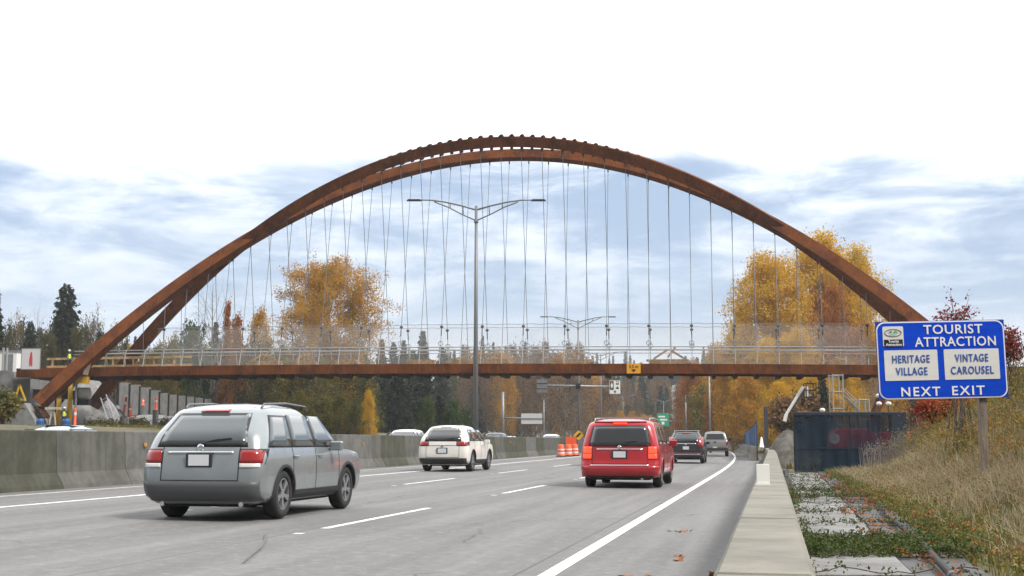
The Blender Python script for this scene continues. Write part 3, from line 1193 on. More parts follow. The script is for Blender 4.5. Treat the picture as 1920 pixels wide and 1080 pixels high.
def mound(name, label, cat, px, Y, rx_, ry_, h, m, seed, z0=None, n=26):
    p = P(px, 800, Y)
    gz = ground_z(p.x, p.y) - 0.15 if z0 is None else z0
    rng = np.random.default_rng(seed)
    ph = rng.uniform(0, 6.28, 8)
    vs, q = [], []
    for i in range(n + 1):
        r = i / n
        for j in range(40):
            a = 2 * PI * j / 40
            k = 1 + 0.14 * math.sin(2 * a + ph[0]) + 0.10 * math.sin(3 * a + ph[1]) + 0.05 * math.sin(7 * a + ph[2])
            z = h * (1 - r ** 1.6) ** 1.25 * (1 + 0.12 * math.sin(5 * a + ph[3]) * r) + rng.normal(0, 0.045) * (1 - r)
            vs.append((rx_ * r * k * math.cos(a), ry_ * r * k * math.sin(a), z))
    for i in range(n):
        for j in range(40):
            q.append((i * 40 + j, i * 40 + (j + 1) % 40, (i + 1) * 40 + (j + 1) % 40, (i + 1) * 40 + j))
    o = fastmesh(name, vs, q, m)
    o.location = (p.x, p.y, gz)
    return tag(o, label, cat)


M_GRAV = mat('gravel_spoil', (0.085, 0.078, 0.066), 0.95, var=0.4, scale=2.5, bump=0.8, bscale=14)
M_GRAVL = mat('grey_gravel', (0.23, 0.23, 0.23), 0.95, var=0.3, scale=1.5, bump=0.8, bscale=14)
mound('gravel_mound', 'grey gravel mound heaped under the left end of the bridge', 'mound', 168, 119, 3.4, 4.0, 5.0, M_GRAVL, 4)
mound('gravel_slope', 'long low grey gravel bank with orange delineators in front of the sound wall', 'mound', 285, 120, 8.5, 5.0, 1.5, M_GRAVL, 6)
mound('spoil_heap', 'dark brown spoil heap between the pale barrier and the dark screen fence', 'mound', 1477, 62, 1.9, 3.0, 1.9, M_GRAV, 9)
# rusty foot cone of the rear arch
# sound wall of grey panels stepping away
root = thing('sound_wall', 'grey panelled sound wall stepping down behind the gravel bank', 'wall', P(225, 800, 128) * 1.0)
o = root.location.copy()
pp = [(222, 716, 127), (243, 719, 129), (262, 724, 131), (281, 729, 133), (299, 735, 135), (316, 739, 137), (333, 741, 139), (349, 743, 141), (365, 745, 143), (382, 747, 145), (398, 749, 147), (414, 751, 149), (430, 753, 151)]
for (x0, y0, d0), (x1, y1, d1) in zip(pp, pp[1:]):
    a, b = P(x0, (y0 + y1) / 2, d0), P(x1, (y0 + y1) / 2, d1)
    g = 1.5
    vs = [Vector((a.x, a.y, g)), Vector((b.x - 0.04, b.y, g)), Vector((b.x - 0.04, b.y, b.z)), Vector((a.x, a.y, a.z))]
    vs = [v - o for v in vs]
    vs += [v + Vector((0.1, 0.25, 0)) for v in vs]
    MB().add(vs, [(0, 1, 2, 3), (7, 6, 5, 4), (0, 4, 5, 1), (1, 5, 6, 2), (2, 6, 7, 3), (3, 7, 4, 0)]).build('panel', M_CONG, root)
    MB().beam(Vector((a.x, a.y - 0.05, g)) - o, Vector((a.x, a.y - 0.05, a.z + 0.12)) - o, 0.22, 0.22, up=(1, 0, 0)).build('post', M_DARKST, root)

# ladder
a, b = P(194, 743, 106.5), P(214, 803, 104.5)
b.z = ground_z(b.x, b.y)
root = thing('ladder', 'aluminium ladder leaning at the rear arch foot', 'ladder', b)
d = a - b
sidev = d.cross(Vector((0, 1, 0))).normalized() * 0.26
for k in (-1, 1):
    MB().beam(sidev * k, d + sidev * k, 0.06, 0.10, up=(0, 1, 0)).build('stile', M_ALU, root)
for i in range(1, 12):
    MB().tube([d * (i / 12) - sidev, d * (i / 12) + sidev], 0.022, 5).build('rung', M_ALU, root)
# dark raking prop to the right of the ladder
a, b = P(203, 742, 108), P(236, 783, 106)
root = thing('raking_prop', 'dark steel raking prop beside the aluminium ladder', 'prop', b)
MB().tube([(0, 0, 0), a - b], 0.10, 8).build('tube', M_DARKST, root)
MB().tube([(a - b) * 0.35, (a - b) * 0.5], 0.13, 8).build('sleeve', M_GALV, root)
MB().box((0, 0, -0.8), (0.4, 0.4, 1.6)).build('foot', M_CONG, root)

# orange delineator tubes
M_ORANGE = mat('safety_orange', (0.80, 0.10, 0.02), 0.5)
M_REFL = mat('white_reflective', (0.75, 0.75, 0.75), 0.4)


def delineator(px, pyt, pyb, Y, label, lean=0.0):
    a, b = P(px, pyb, Y), P(px, pyt, Y)
    h = b.z - a.z
    root = thing('delineator', label, 'delineator', a, 0, 'orange delineators under the bridge')
    root.rotation_euler = (0, lean, 0)
    MB().lathe([(0.20, 0), (0.20, 0.05), (0.12, 0.09), (0.11, h - 0.12), (0.06, h)], 12).build('tube', M_ORANGE, root, smooth=True)
    MB().lathe([(0.116, h * 0.62), (0.118, h * 0.64), (0.116, h * 0.76), (0.114, h * 0.77)], 12).build('band', M_REFL, root)
    MB().lathe([(0.27, -2.6), (0.27, 0.0), (0.2, 0.04)], 12).build('stand', M_CONG, root)


for args in ((231, 744, 782, 112, 'orange delineator leaning close to the dark raking prop', 0.12), (246, 760, 783, 111, 'orange delineator leaning the other way, second from the prop', -0.15),
             (292, 745, 769, 116, 'upright orange delineator alone before the grey wall panels', 0.0), (268, 748, 760, 122, 'small orange delineator far back at the wall', 0.0),
             (140, 765, 800, 108, 'thin orange delineator beside the taller yellow post', 0.0), (349, 768, 780, 118, 'orange delineator behind the roof of the silver car', 0.0), (380, 770, 781, 119, 'last orange delineator of the row behind the silver car', 0.0)):
    delineator(*args)

# site barrier behind the far carriageway: grey blocks and a navy length
root, _, _ = wallbox('site_barrier', 'low grey site barrier before the yellow shoring', 'barrier', -20, 142, 800, 797, 98, 100, M_CONG, 0.4)
M_NAVY = mat('navy_plastic', (0.015, 0.03, 0.09), 0.4)
root, _, _ = wallbox('water_barrier', 'long navy plastic barrier beside the grey site barrier', 'barrier', 143, 262, 799, 801, 100, 103, M_NAVY, 0.5)
M_BLUE = mat('blue_plastic', (0.03, 0.12, 0.36), 0.4)
for px, lab in ((75, 'blue barrel standing left at the grey site barrier'), (124, 'blue barrel by the navy barrier end')):
    p = P(px, 797, 101)
    gz = ground_z(p.x, p.y)
    root = thing('blue_barrel', lab, 'barrel', (p.x, p.y, p.z - 0.45), 0, 'blue barrels at the site barrier')
    MB().lathe([(0.26, -1.4), (0.29, 0.0), (0.30, 0.3), (0.30, 0.34), (0.29, 0.36), (0.29, 0.62), (0.30, 0.64), (0.29, 0.9), (0.27, 0.92)], 14).build('shell', M_BLUE, root, smooth=True)
    MB().lathe([(0.275, 0.9), (0.275, 0.95), (0.1, 0.96)], 14).build('lid', M_BLUE, root)
# survey trestle of raw wood
p = P(98, 800, 102)
root = thing('timber_trestle', 'raw timber trestle with a flat head by the yellow posts', 'trestle', (p.x, p.y, ground_z(p.x, p.y)))
h = P(98, 768, 102).z - ground_z(p.x, p.y)
for dx in (-0.28, 0.28):
    MB().beam((dx, 0, 0), (dx * 0.3, 0, h), 0.09, 0.09, up=(0, 1, 0)).build('leg', mat('pale_timber', (0.5, 0.42, 0.32), 0.8, var=0.2), root)
MB().box((0, 0, h + 0.1), (1.2, 0.3, 0.2)).build('head', MATS['pale_timber'], root)

# timber guard rail at the left end of the deck
root = thing('timber_guardrail', 'raw timber guard rail at the left end of the deck', 'guard rail', BC)
for s in np.arange(-41, -28, 1.9):
    MB().beam(bp(s, 1.2, deck_z(s) + 0.62), bp(s, 1.2, deck_z(s) + 1.85), 0.10, 0.14, up=EX).build('post', M_WOOD, root)
for zz in (1.1, 1.8):
    MB().beam(bp(-41.5, 1.12, deck_z(-41) + zz), bp(-28, 1.12, deck_z(-28) + zz), 0.06, 0.2).build('rail', M_WOOD, root)
# white notice board with a red mark
c = P(58, 672.5, 110.0)
c.z = deck_z(-40) + 0.63
root = thing('notice_board', 'white notice board with a red upright mark at the left end of the deck', 'sign', c, math.atan2(EX.y, EX.x) + 0.1)
MB().box((0, 0, 0.92), (1.62, 0.04, 1.75)).build('panel', mat('dull_white', (0.60, 0.60, 0.63), 0.6), root)
MB().prism([(-0.13, 0.30), (-0.14, 0.85), (-0.05, 1.45), (0.02, 1.55), (0.09, 1.45), (0.15, 0.9), (0.15, 0.30), (0.05, 0.25), (0, 0.5), (-0.04, 0.25)], -0.03, -0.021).build('emblem', mat('notice_red', (0.50, 0.05, 0.08), 0.6), root)
mbk = MB()
mbk.box((0, 0, 1.82), (1.7, 0.07, 0.05)).box((-0.83, 0, 0.92), (0.05, 0.07, 1.75)).box((0.83, 0, 0.92), (0.05, 0.07, 1.75)).box((0, 0, 0.02), (1.7, 0.07, 0.05))
mbk.build('frame', M_GALV, root)
# white site hut and steel posts at the edge of the picture
p = P(5, 690, 118)
root = thing('site_hut', 'white site hut standing at the far end of the deck', 'hut', (p.x, p.y, p.z - 0.4))
MB().box((0, 0, 0.9), (3.4, 2.4, 1.9)).build('body', M_WHITE, root)
MB().box((0, 0, 1.9), (3.6, 2.6, 0.12)).build('roof', M_GALV, root)
MB().box((1.0, -1.22, 0.8), (0.8, 0.05, 1.6)).build('door', M_GALV, root)
MB().box((0, 0, -2.0), (3.2, 2.2, 3.8)).build('plinth', M_CONG, root)
for px, lab in ((5, 'pale steel post outermost by the white site hut'), (12, 'pale steel post between the outermost one and the notice board')):
    p = P(px, 690, 111)
    root = thing('steel_post', lab, 'post', p, 0, 'steel posts by the site hut')
    MB().tube([(0, 0, -0.3), (0, 0, 1.75)], 0.09, 8).build('shaft', M_ALU, root)
    MB().box((0, 0, -0.25), (0.3, 0.3, 0.06)).build('base_plate', M_GALV, root)
# ================================================================== vehicles
def paint(name, col, metal=0.0, rough=0.32, coat=0.7):
    return mat(name, col, rough, metal, coat=coat, var=0.06, scale=2)


M_GLASS = mat('tinted_glass', (0.018, 0.022, 0.026), 0.06, 0.0, spec=0.9, coat=0.5)
M_GLASSB = mat('pale_tinted_glass', (0.05, 0.065, 0.07), 0.07, 0.0, spec=0.9, coat=0.6)
M_TYRE = mat('tyre_rubber', (0.018, 0.018, 0.019), 0.85, bump=0.2, bscale=80)
M_RIM = mat('alloy_rim', (0.42, 0.43, 0.45), 0.35, 0.8)
M_TRIM = mat('black_plastic_trim', (0.022, 0.022, 0.024), 0.6)
M_LAMP = mat('red_lamp_lens', (0.30, 0.012, 0.012), 0.15, coat=0.6)
M_LAMPON = mat('lit_brake_lamp', (0.95, 0.05, 0.02), 0.3, emit=1.6)
M_LAMPW = mat('white_lamp_lens', (0.70, 0.70, 0.68), 0.15, coat=0.6)
M_PLATE = mat('number_plate', (0.66, 0.68, 0.72), 0.4)
M_CHROME = mat('chrome_strip', (0.72, 0.72, 0.73), 0.16, 1.0)
M_UNDER = mat('underbody', (0.01, 0.01, 0.01), 0.9)


class Shape:
    def __init__(s, Ln, W, levels, bulge=0.07, rear_w=None):
        s.L, s.W, s.b = Ln, W, bulge
        lv = np.array(levels, dtype=float)
        z, xr, xf, w, r = lv.T
        # blend the given levels into flowing lines
        s.z = np.linspace(z[0], z[-1], 90)
        dz = s.z[1] - s.z[0]

        def flow(a, sig):
            v = np.interp(s.z, z, a)
            k = max(1, int(3 * sig / dz))
            g = np.exp(-.5 * (np.arange(-k, k + 1) * dz / sig) ** 2)
            lo, hi = 2 * v[0] - v[1:k + 1][::-1], 2 * v[-1] - v[-k - 1:-1][::-1]
            return np.convolve(np.concatenate([lo, v, hi]), g / g.sum(), 'valid')
        s.xr, s.xf, s.w, s.r = flow(xr, .045), flow(xf, .022), flow(w, .04), np.clip(flow(r, .04), .08, .4)
        s.lv = z

    def at(s, z):
        return [float(np.interp(z, s.z, a)) for a in (s.xr, s.xf, s.w, s.r)]

    def edge(s, x, w, r):
        """set-back of the end at lateral place x: rounded corner and bow"""
        ax = abs(x)
        e = s.b * (ax / w) ** 2
        if ax > w - r:
            q = min(1.0, (ax - (w - r)) / r)
            e += r * (1 - math.sqrt(max(0, 1 - q * q)))
        return e

    def rear(s, x, z, off=0.0):
        xr, xf, w, r = s.at(z)
        return Vector((x, -s.L / 2 + xr + s.edge(x, w, r) - off, z))

    def front(s, x, z, off=0.0):
        xr, xf, w, r = s.at(z)
        return Vector((x, s.L / 2 - xf - s.edge(x, w, r) + off, z))

    def side(s, y, z, sgn, off=0.0):
        xr, xf, w, r = s.at(z)
        return Vector((sgn * (w + off), y, z))

    def ring(s, z):
        xr, xf, w, r = s.at(z)
        ax = np.concatenate([np.linspace(0, w - r, 6), w - r + r * np.sin(np.linspace(0.18, 1, 6) * PI / 2)])
        xs = np.concatenate([-ax[::-1], ax[1:]])
        pts = [s.rear(x, z) for x in xs]
        yr, yf = pts[-1].y, s.front(w, z).y
        pts += [Vector((w, y, z)) for y in np.linspace(yr, yf, 14)[1:-1]]
        pts += [s.front(x, z) for x in xs[::-1]]
        pts += [Vector((-w, y, z)) for y in np.linspace(yf, yr, 14)[1:-1]]
        return pts


def patch(fn, cols, rows, corners, off=0.006, depth=0.03):
    """a closed shell lying on the surface fn(a, z, off); corners: (a, z) bottom-left, bottom-right, top-right, top-left"""
    (a0, z0), (a1, z1), (a2, z2), (a3, z3) = corners
    vs, fs = [], []
    for layer in (off, off - depth):
        for i in range(rows + 1):
            v = i / rows
            for j in range(cols + 1):
                u = j / cols
                a = (a0 * (1 - u) + a1 * u) * (1 - v) + (a3 * (1 - u) + a2 * u) * v
                z = (z0 * (1 - u) + z1 * u) * (1 - v) + (z3 * (1 - u) + z2 * u) * v
                vs.append(fn(a, z, layer))
    n = (cols + 1) * (rows + 1)
    c = cols + 1
    for i in range(rows):
        for j in range(cols):
            k = i * c + j
            fs.append((k, k + 1, k + c + 1, k + c))
            fs.append((n + k, n + k + c, n + k + c + 1, n + k + 1))
    for j in range(cols):
        fs.append((j, n + j, n + j + 1, j + 1))
        k = rows * c + j
        fs.append((k, k + 1, n + k + 1, n + k))
    for i in range(rows):
        k = i * c
        fs.append((k, k + c, n + k + c, n + k))
        k = i * c + cols
        fs.append((k, n + k, n + k + c, k + c))
    return vs, fs


def body_mesh(shape, m, parent, wheels, wr):
    mbk = MB()
    rings = []
    zs = []
    for a, b in zip(shape.lv, shape.lv[1:]):
        k = max(1, int(math.ceil((b - a) / 0.045)))
        zs += [a + (b - a) * i / k for i in range(k)]
    zs.append(shape.lv[-1])
    for z in zs:
        rings.append(shape.ring(z))
    n = len(rings[0])
    vs = [p for r in rings for p in r]
    fs = []
    for i in range(len(rings) - 1):
        for j in range(n):
            fs.append((i * n + j, i * n + (j + 1) % n, (i + 1) * n + (j + 1) % n, (i + 1) * n + j))
    fs.append(tuple(reversed(range(n))))
    fs.append(tuple((len(rings) - 1) * n + j for j in range(n)))
    mbk.add(vs, fs)
    o = mbk.build('body', [m, M_UNDER], parent)
    # wheel openings
    cut = MB()
    for y in wheels:
        for sg in (-1, 1):
            w = shape.at(wr)[2]
            M4 = Matrix.Translation((sg * (w - 0.08), y, wr * 0.98)) @ Matrix.Rotation(PI / 2, 4, 'Y')
            cut.lathe([(wr + 0.055, -0.22), (wr + 0.055, 0.22)], 28, M4)
    co = cut.build('wheel_cutter', M_UNDER, parent)
    bo = o.modifiers.new('cut', 'BOOLEAN')
    bo.operation = 'DIFFERENCE'
    bo.object = co
    bo.solver = 'EXACT'
    bo.material_mode = 'TRANSFER'
    dg = bpy.context.evaluated_depsgraph_get()
    me = bpy.data.meshes.new_from_object(o.evaluated_get(dg))
    o.modifiers.clear()
    o.data = me
    bpy.data.objects.remove(co)
    bm = bmesh.new()
    bm.from_mesh(me)
    for f in bm.faces:
        f.smooth = True
    for e in bm.edges:
        if len(e.link_faces) == 2 and e.calc_face_angle(0) > 0.75:
            e.smooth = False
    bm.to_mesh(me)
    bm.free()
    return o


def wheel_at(parent, x, y, r, sg, wd=0.22, spokes=5):
    w = bpy.data.objects.new('wheel', None)
    COL.objects.link(w)
    w.parent = parent
    w.location = (x, y, r)
    w.rotation_euler = (0, PI / 2 if sg > 0 else -PI / 2, 0)
    MB().lathe([(r * .62, -wd / 2), (r * .9, -wd / 2), (r * .98, -wd * .38), (r, -wd * .2), (r, wd * .2), (r * .98, wd * .38), (r * .9, wd / 2), (r * .66, wd / 2), (r * .64, wd * .3)], 32).build('tyre', M_TYRE, w, smooth=True)
    mbk = MB()
    mbk.lathe([(r * .645, -wd * .3), (r * .655, wd * .46), (r * .60, wd * .47), (r * .58, wd * .1)], 30)
    for k in range(spokes):
        a = 2 * PI * k / spokes
        for da in (-0.13, 0.13):
            mbk.beam((0.05 * math.cos(a), 0.05 * math.sin(a), wd * .36), (r * .61 * math.cos(a + da), r * .61 * math.sin(a + da), wd * .40), 0.035, 0.03)
    mbk.lathe([(0.07, wd * .2), (0.07, wd * .42), (0.03, wd * .44)], 12)
    mbk.build('rim', M_RIM, w)
    MB().lathe([(r * .5, -wd * .1), (r * .5, wd * .1)], 20).build('brake_disc', M_DARKST, w)


def vehicle(name, label, cat, lat, y, spec, group=None, rev=False):
    """lat, y: where the middle of its rear bumper (or nose, when it comes the other way) touches the road"""
    S = Shape(spec['L'], spec['W'], spec['levels'])
    h = heading(y)
    fwd = Vector((-math.sin(h), math.cos(h), 0))
    c = Vector((rx(lat, y), y, rz_(lat))) + fwd * spec['L'] / 2
    root = thing(name, label, cat, c, h + (PI if rev else 0), group)
    wr = spec.get('wr', 0.36)
    wb = spec.get('wheels', (-spec['L'] / 2 + 0.98, spec['L'] / 2 - 0.90))
    body = body_mesh(S, spec['paint'], root, wb, wr)
    for yy in wb:
        for sg in (-1, 1):
            wheel_at(root, sg * (S.at(wr)[2] - 0.10), yy, wr, sg)
    def add(nm, fn, corners, m, cols=8, rows=5, off=0.006, parent=root, lab=None):
        vs, fs = patch(fn, cols, rows, corners, off)
        o = MB().add(vs, fs).build(nm, m, parent)
        o.data.polygons.foreach_set('use_smooth', [i < cols * rows * 2 for i in range(len(o.data.polygons))])
        if lab:
            o['label'] = lab
        return o
    # lips round the wheel openings
    for yy in wb:
        for sg in (-1, 1):
            vs = []
            for i in range(19):
                a = R(-4 + 188 * i / 18)
                for rad in (wr + .045, wr + spec.get('lip', .085)):
                    y_, z_ = yy + rad * math.cos(a), max(.245, wr * .98 + rad * math.sin(a))
                    for off in (.016, -.10):
                        p = S.side(y_, z_, sg, off)
                        e = (spec['L'] / 2 - abs(y_))
                        vs.append(p)
            fs = []
            for i in range(18):
                o_ = i * 4
                fs += [(o_, o_ + 2, o_ + 6, o_ + 4), (o_, o_ + 4, o_ + 5, o_ + 1), (o_ + 2, o_ + 3, o_ + 7, o_ + 6)]
            MB().add(vs, fs).build('wheel_arch', spec.get('lip_mat', M_TRIM), root, smooth=False)
    g = spec.get('glass', M_GLASS)
    rg = spec['rear_glass']           # half width bottom, z bottom, half width top, z top
    rs = spec.get('surround', .035)
    add('window_surround', S.rear, [(-rg[0] - rs, rg[1] - rs), (rg[0] + rs, rg[1] - rs), (rg[2] + rs, rg[3] + rs), (-rg[2] - rs, rg[3] + rs)], M_BLK, 12, 6, .003)
    sgl = spec['side_glass']
    for sg in (-1, 1):
        q0, q1 = sgl[0], sgl[-1]
        add('pillar_trim', lambda a, z, o_, sg=sg: S.side(a, z, sg, o_), [(q0[0] - .03, q0[4] - .025), (q1[1] + .05, q0[4] - .025), (q1[3] + .03, q0[5] + .03), (q0[2] - .03, q0[5] + .03)], M_BLK, 8, 4, .004)
    add('rear_window', S.rear, [(-rg[0], rg[1]), (rg[0], rg[1]), (rg[2], rg[3]), (-rg[2], rg[3])], g, 12, 6)
    fg = spec['front_glass']
    add('windshield', S.front, [(-fg[0], fg[1]), (fg[0], fg[1]), (fg[2], fg[3]), (-fg[2], fg[3])], g, 12, 6)
    for sg in (-1, 1):
        for (yb0, yb1, yt0, yt1, z0, z1) in spec['side_glass']:
            add('side_window', lambda a, z, o_, sg=sg: S.side(a, z, sg, o_), [(yb0, z0), (yb1, z0), (yt1, z1), (yt0, z1)], g, 5, 4, 0.008)
        if 'tail' in spec:
            for (x0, x1, z0, z1, k) in spec['tail']:
                a, b = (x0, x1) if sg > 0 else (-x1, -x0)
                if k != 'white':
                    add('lamp_housing', S.rear, [(a - .02, z0 - .02), (b + .02, z0 - .02), (b + .02, z1 + .02), (a - .02, z1 + .02)], M_BLK, 8, 4, 0.005)
                add('tail_lamp', S.rear, [(a, z0), (b, z0), (b, z1), (a, z1)], M_LAMPON if k == 'on' else M_LAMP if k == 'red' else M_LAMPW, 8, 4, 0.014)
        if 'head' in spec:
            x0, x1, z0, z1 = spec['head']
            a, b = (x0, x1) if sg > 0 else (-x1, -x0)
            add('headlight', S.front, [(a, z0), (b, z0), (b, z1), (a, z1)], M_LAMPW, 6, 3, 0.012)
        # door mirror
        my, mz = spec.get('mirror', (spec['L'] / 2 - 1.75, 1.05))
        w = S.at(mz)[2]
        mo = MB().box((sg * (w + 0.13), my, mz), (0.20, 0.12, 0.15)).box((sg * (w + 0.02), my + 0.02, mz - 0.05), (0.10, 0.05, 0.05)).build('mirror', spec['paint'] if spec.get('mirror_paint', True) else M_TRIM, root, bevel=0.025)
        for dy in spec.get('handles', ()):
            mz2 = spec.get('handle_z', 0.92)
            MB().box((sg * (S.at(mz2)[2] + 0.015), dy, mz2), (0.035, 0.17, 0.03)).build('door_handle', spec['paint'], body, bevel=0.008)
        for dy in spec.get('seams', ()):
            vs, fs = patch(lambda a, z, o_, sg=sg: S.side(a, z, sg, o_), 1, 8, [(dy, 0.38), (dy + 0.012, 0.38), (dy + 0.012, spec['side_glass'][0][4] - .02), (dy, spec['side_glass'][0][4] - .02)], 0.0035)
            MB().add(vs, fs).build('door_seam', M_UNDER, body)
        if 'sill' in spec:
            vs, fs = patch(lambda a, z, o_, sg=sg: S.side(a, z, sg, o_), 6, 2, [(wb[0] + wr + .1, 0.27), (wb[1] - wr - .1, 0.27), (wb[1] - wr - .1, spec['sill']), (wb[0] + wr + .1, spec['sill'])], 0.016)
            MB().add(vs, fs).build('sill_trim', M_TRIM, root)
        if spec.get('rack'):
            y0, y1, x, z = spec['rack']
            mbk = MB()
            mbk.tube([(sg * x, y0, z - 0.04), (sg * x, y0 + 0.1, z + 0.02), (sg * x, (y0 + y1) / 2, z + 0.05), (sg * x, y1 - 0.1, z + 0.02), (sg * x, y1, z - 0.05)], 0.016, 6)
            mbk.build('roof_rail', spec.get('rack_mat', M_ALU), root, smooth=True)
    if spec.get('rack'):
        y0, y1, x, z = spec['rack']
        for yy in spec.get('bars', ()):
            MB().box((0, yy, z + 0.055), (2 * x + 0.06, 0.05, 0.025)).build('cross_bar', spec.get('rack_mat', M_ALU), root)
    if 'bumper' in spec:
        x, z0, z1, m = spec['bumper']
        add('rear_bumper', S.rear, [(-x, z0), (x, z0), (x, z1), (-x, z1)], m, 16, 4, 0.028)
    if 'fbumper' in spec:
        x, z0, z1, m = spec['fbumper']
        add('grille', S.front, [(-x, z0), (x, z0), (x, z1), (-x, z1)], m, 12, 3, 0.012)
    for (nm, x, z0, z1, m, off) in spec.get('rear_strips', ()):
        add(nm, S.rear, [(-x, z0), (x, z0), (x, z1), (-x, z1)], m, 16, 2, off)
    if 'plate' in spec:
        z, yo = spec['plate']
        p = S.rear(0, z, yo)
        MB().box(p + Vector((0, .004, 0)), (0.40, 0.02, 0.20)).build('plate_recess', M_TRIM, root, bevel=.01)
        M4 = Matrix.Translation(S.rear(0, z + .175, .012)) @ Matrix.Rotation(PI / 2, 4, 'X')
        MB().lathe([(.03, -.01), (.055, -.008), (.058, 0), (.05, .012), (.02, .016)], 18, M4).build('badge', M_CHROME, root, smooth=True)
        MB().box(p, (0.31, 0.02, 0.155)).build('number_plate', M_PLATE, root)
    if 'stop' in spec:
        x, z0, z1, m = spec['stop']
        add('high_brake_lamp', S.rear, [(-x, z0), (x, z0), (x, z1), (-x, z1)], m, 6, 2, 0.02)
    if 'spoiler' in spec:
        x, z, ln, m = spec['spoiler']
        vs = []
        for dy, dz in ((0.10, 0.0), (-ln, -0.015), (-ln, -0.05), (0.12, -0.06)):
            for xx in np.linspace(-x, x, 9):
                p = S.rear(0, z)
                vs.append(p + Vector((xx, dy + 0.07 * (xx / x) ** 2, dz)))
        fs = []
        for k in range(4):
            for j in range(8):
                fs.append((k * 9 + j, k * 9 + j + 1, ((k + 1) % 4) * 9 + j + 1, ((k + 1) % 4) * 9 + j))
        fs += [(0, 9, 18, 27), (8, 35, 26, 17)]
        MB().add(vs, fs).build('spoiler', m, root, bevel=0.008)
    if spec.get('seam_rear'):
        x, z0, z1 = spec['seam_rear']
        for a in (-x, x):
            vs, fs = patch(S.rear, 1, 10, [(a, z0), (a + .012, z0), (a + .012, z1), (a, z1)], .004)
            MB().add(vs, fs).build('door_seam', M_UNDER, body)
        vs, fs = patch(S.rear, 12, 1, [(-x, z0), (x, z0), (x, z0 + .012), (-x, z0 + .012)], .004)
        MB().add(vs, fs).build('door_seam', M_UNDER, body)
    if spec.get('wiper'):
        z = spec['wiper']
        mbk = MB()
        mbk.tube([S.rear(0.0, z, 0.03), S.rear(0.22, z + 0.05, 0.03), S.rear(0.44, z + 0.07, 0.03)], 0.012, 5)
        mbk.build('wiper', M_TRIM, root)
    if spec.get('exhaust'):
        for x in spec['exhaust']:
            p = S.rear(x, 0.25)
            MB().tube([p + Vector((0, 0.4, 0)), p + Vector((0, -0.03, -0.01))], 0.035, 8).build('exhaust', M_CHROME, root)
    # dark floor pan between the wheels
    MB().box((0, 0, 0.26), (spec['W'] * 0.72, spec['L'] * 0.9, 0.12)).build('floor_pan', M_UNDER, root)
    MB().tube([(-spec['W'] * .4, wb[0], wr), (spec['W'] * .4, wb[0], wr)], 0.05, 6).build('axle', M_UNDER, root)
    return root


def suv_levels(H, w, r0=0.0, belt=1.02, nose=0.95, cowl=1.35, rake=0.52, tumble=0.24):
    T = H
    return [(0.24, .14, .22, w * .86, .22), (0.30, .05, .08, w * .96, .22), (0.42, .0, .02, w * .985, .2), (0.60, .0, .0, w, .18), (0.75, .02, .03, w, .18),
            (0.90, .045, .10, w * .99, .18), (nose + .03, .06, .30, w * .98, .2), (belt + .01, .075, cowl, w * .965, .2), (belt + .10, .11, cowl + .16, w * .95, .2),
            (belt + .25, .18, cowl + .42, w - tumble * .42, .22), (T - .25, .18 + rake * .38, cowl + .75, w - tumble * .75, .24), (T - .12, .18 + rake * .58, cowl + .98, w - tumble * .95, .27),
            (T - .055, .18 + rake * .75, cowl + 1.12, w - tumble * 1.12, .30), (T - .02, .18 + rake, cowl + 1.3, w - tumble * 1.5, .30), (T, .18 + rake * 1.8, cowl + 1.7, w - tumble * 2.3, .28)]


M_RACK = mat('grey_roof_rail', (0.16, 0.17, 0.18), 0.4, 0.5)
# ---- the silver estate close to the camera
SILVER = paint('silver_paint', (0.29, 0.32, 0.335), 0.5, 0.27)
spec = dict(seam_rear=(.585, .57, 1.04), L=4.72, W=1.88, H=1.70, paint=SILVER, wr=0.355, glass=M_GLASSB,
            levels=suv_levels(1.69, .93, belt=1.0, rake=.62, tumble=.22),
            rear_glass=(.66, 1.08, .53, 1.50), front_glass=(.72, 1.08, .58, 1.55),
            side_glass=[(-1.95, -1.10, -1.60, -1.02, 1.06, 1.48), (-1.02, -0.12, -0.96, -0.16, 1.06, 1.52), (-0.04, 0.98, -0.08, 0.42, 1.06, 1.52)],
            tail=[(.60, .90, .82, 1.00, 'red'), (.60, .88, .76, .815, 'white')], plate=(.86, .02), stop=(.22, 1.555, 1.59, M_LAMP), spoiler=(.52, 1.64, .10, SILVER),
            bumper=(.88, .28, .56, mat('grey_plastic', (0.07, 0.073, 0.078), 0.5)), rear_strips=(('chrome_trim', .50, .955, .985, M_CHROME, .014),),
            rack=(-1.55, 0.35, .60, 1.655), rack_mat=M_RACK, handles=(-.95, .1), seams=(-.07, -1.05, 1.02), sill=.40, wiper=1.10, exhaust=(-.6, .6), fbumper=(.5, .55, .72, M_TRIM), head=(.55, .85, .68, .82), handle_z=.90)
vehicle('silver_car', 'silver grey estate car with roof rails nearest the camera', 'car', -8.15, 18.3, spec)

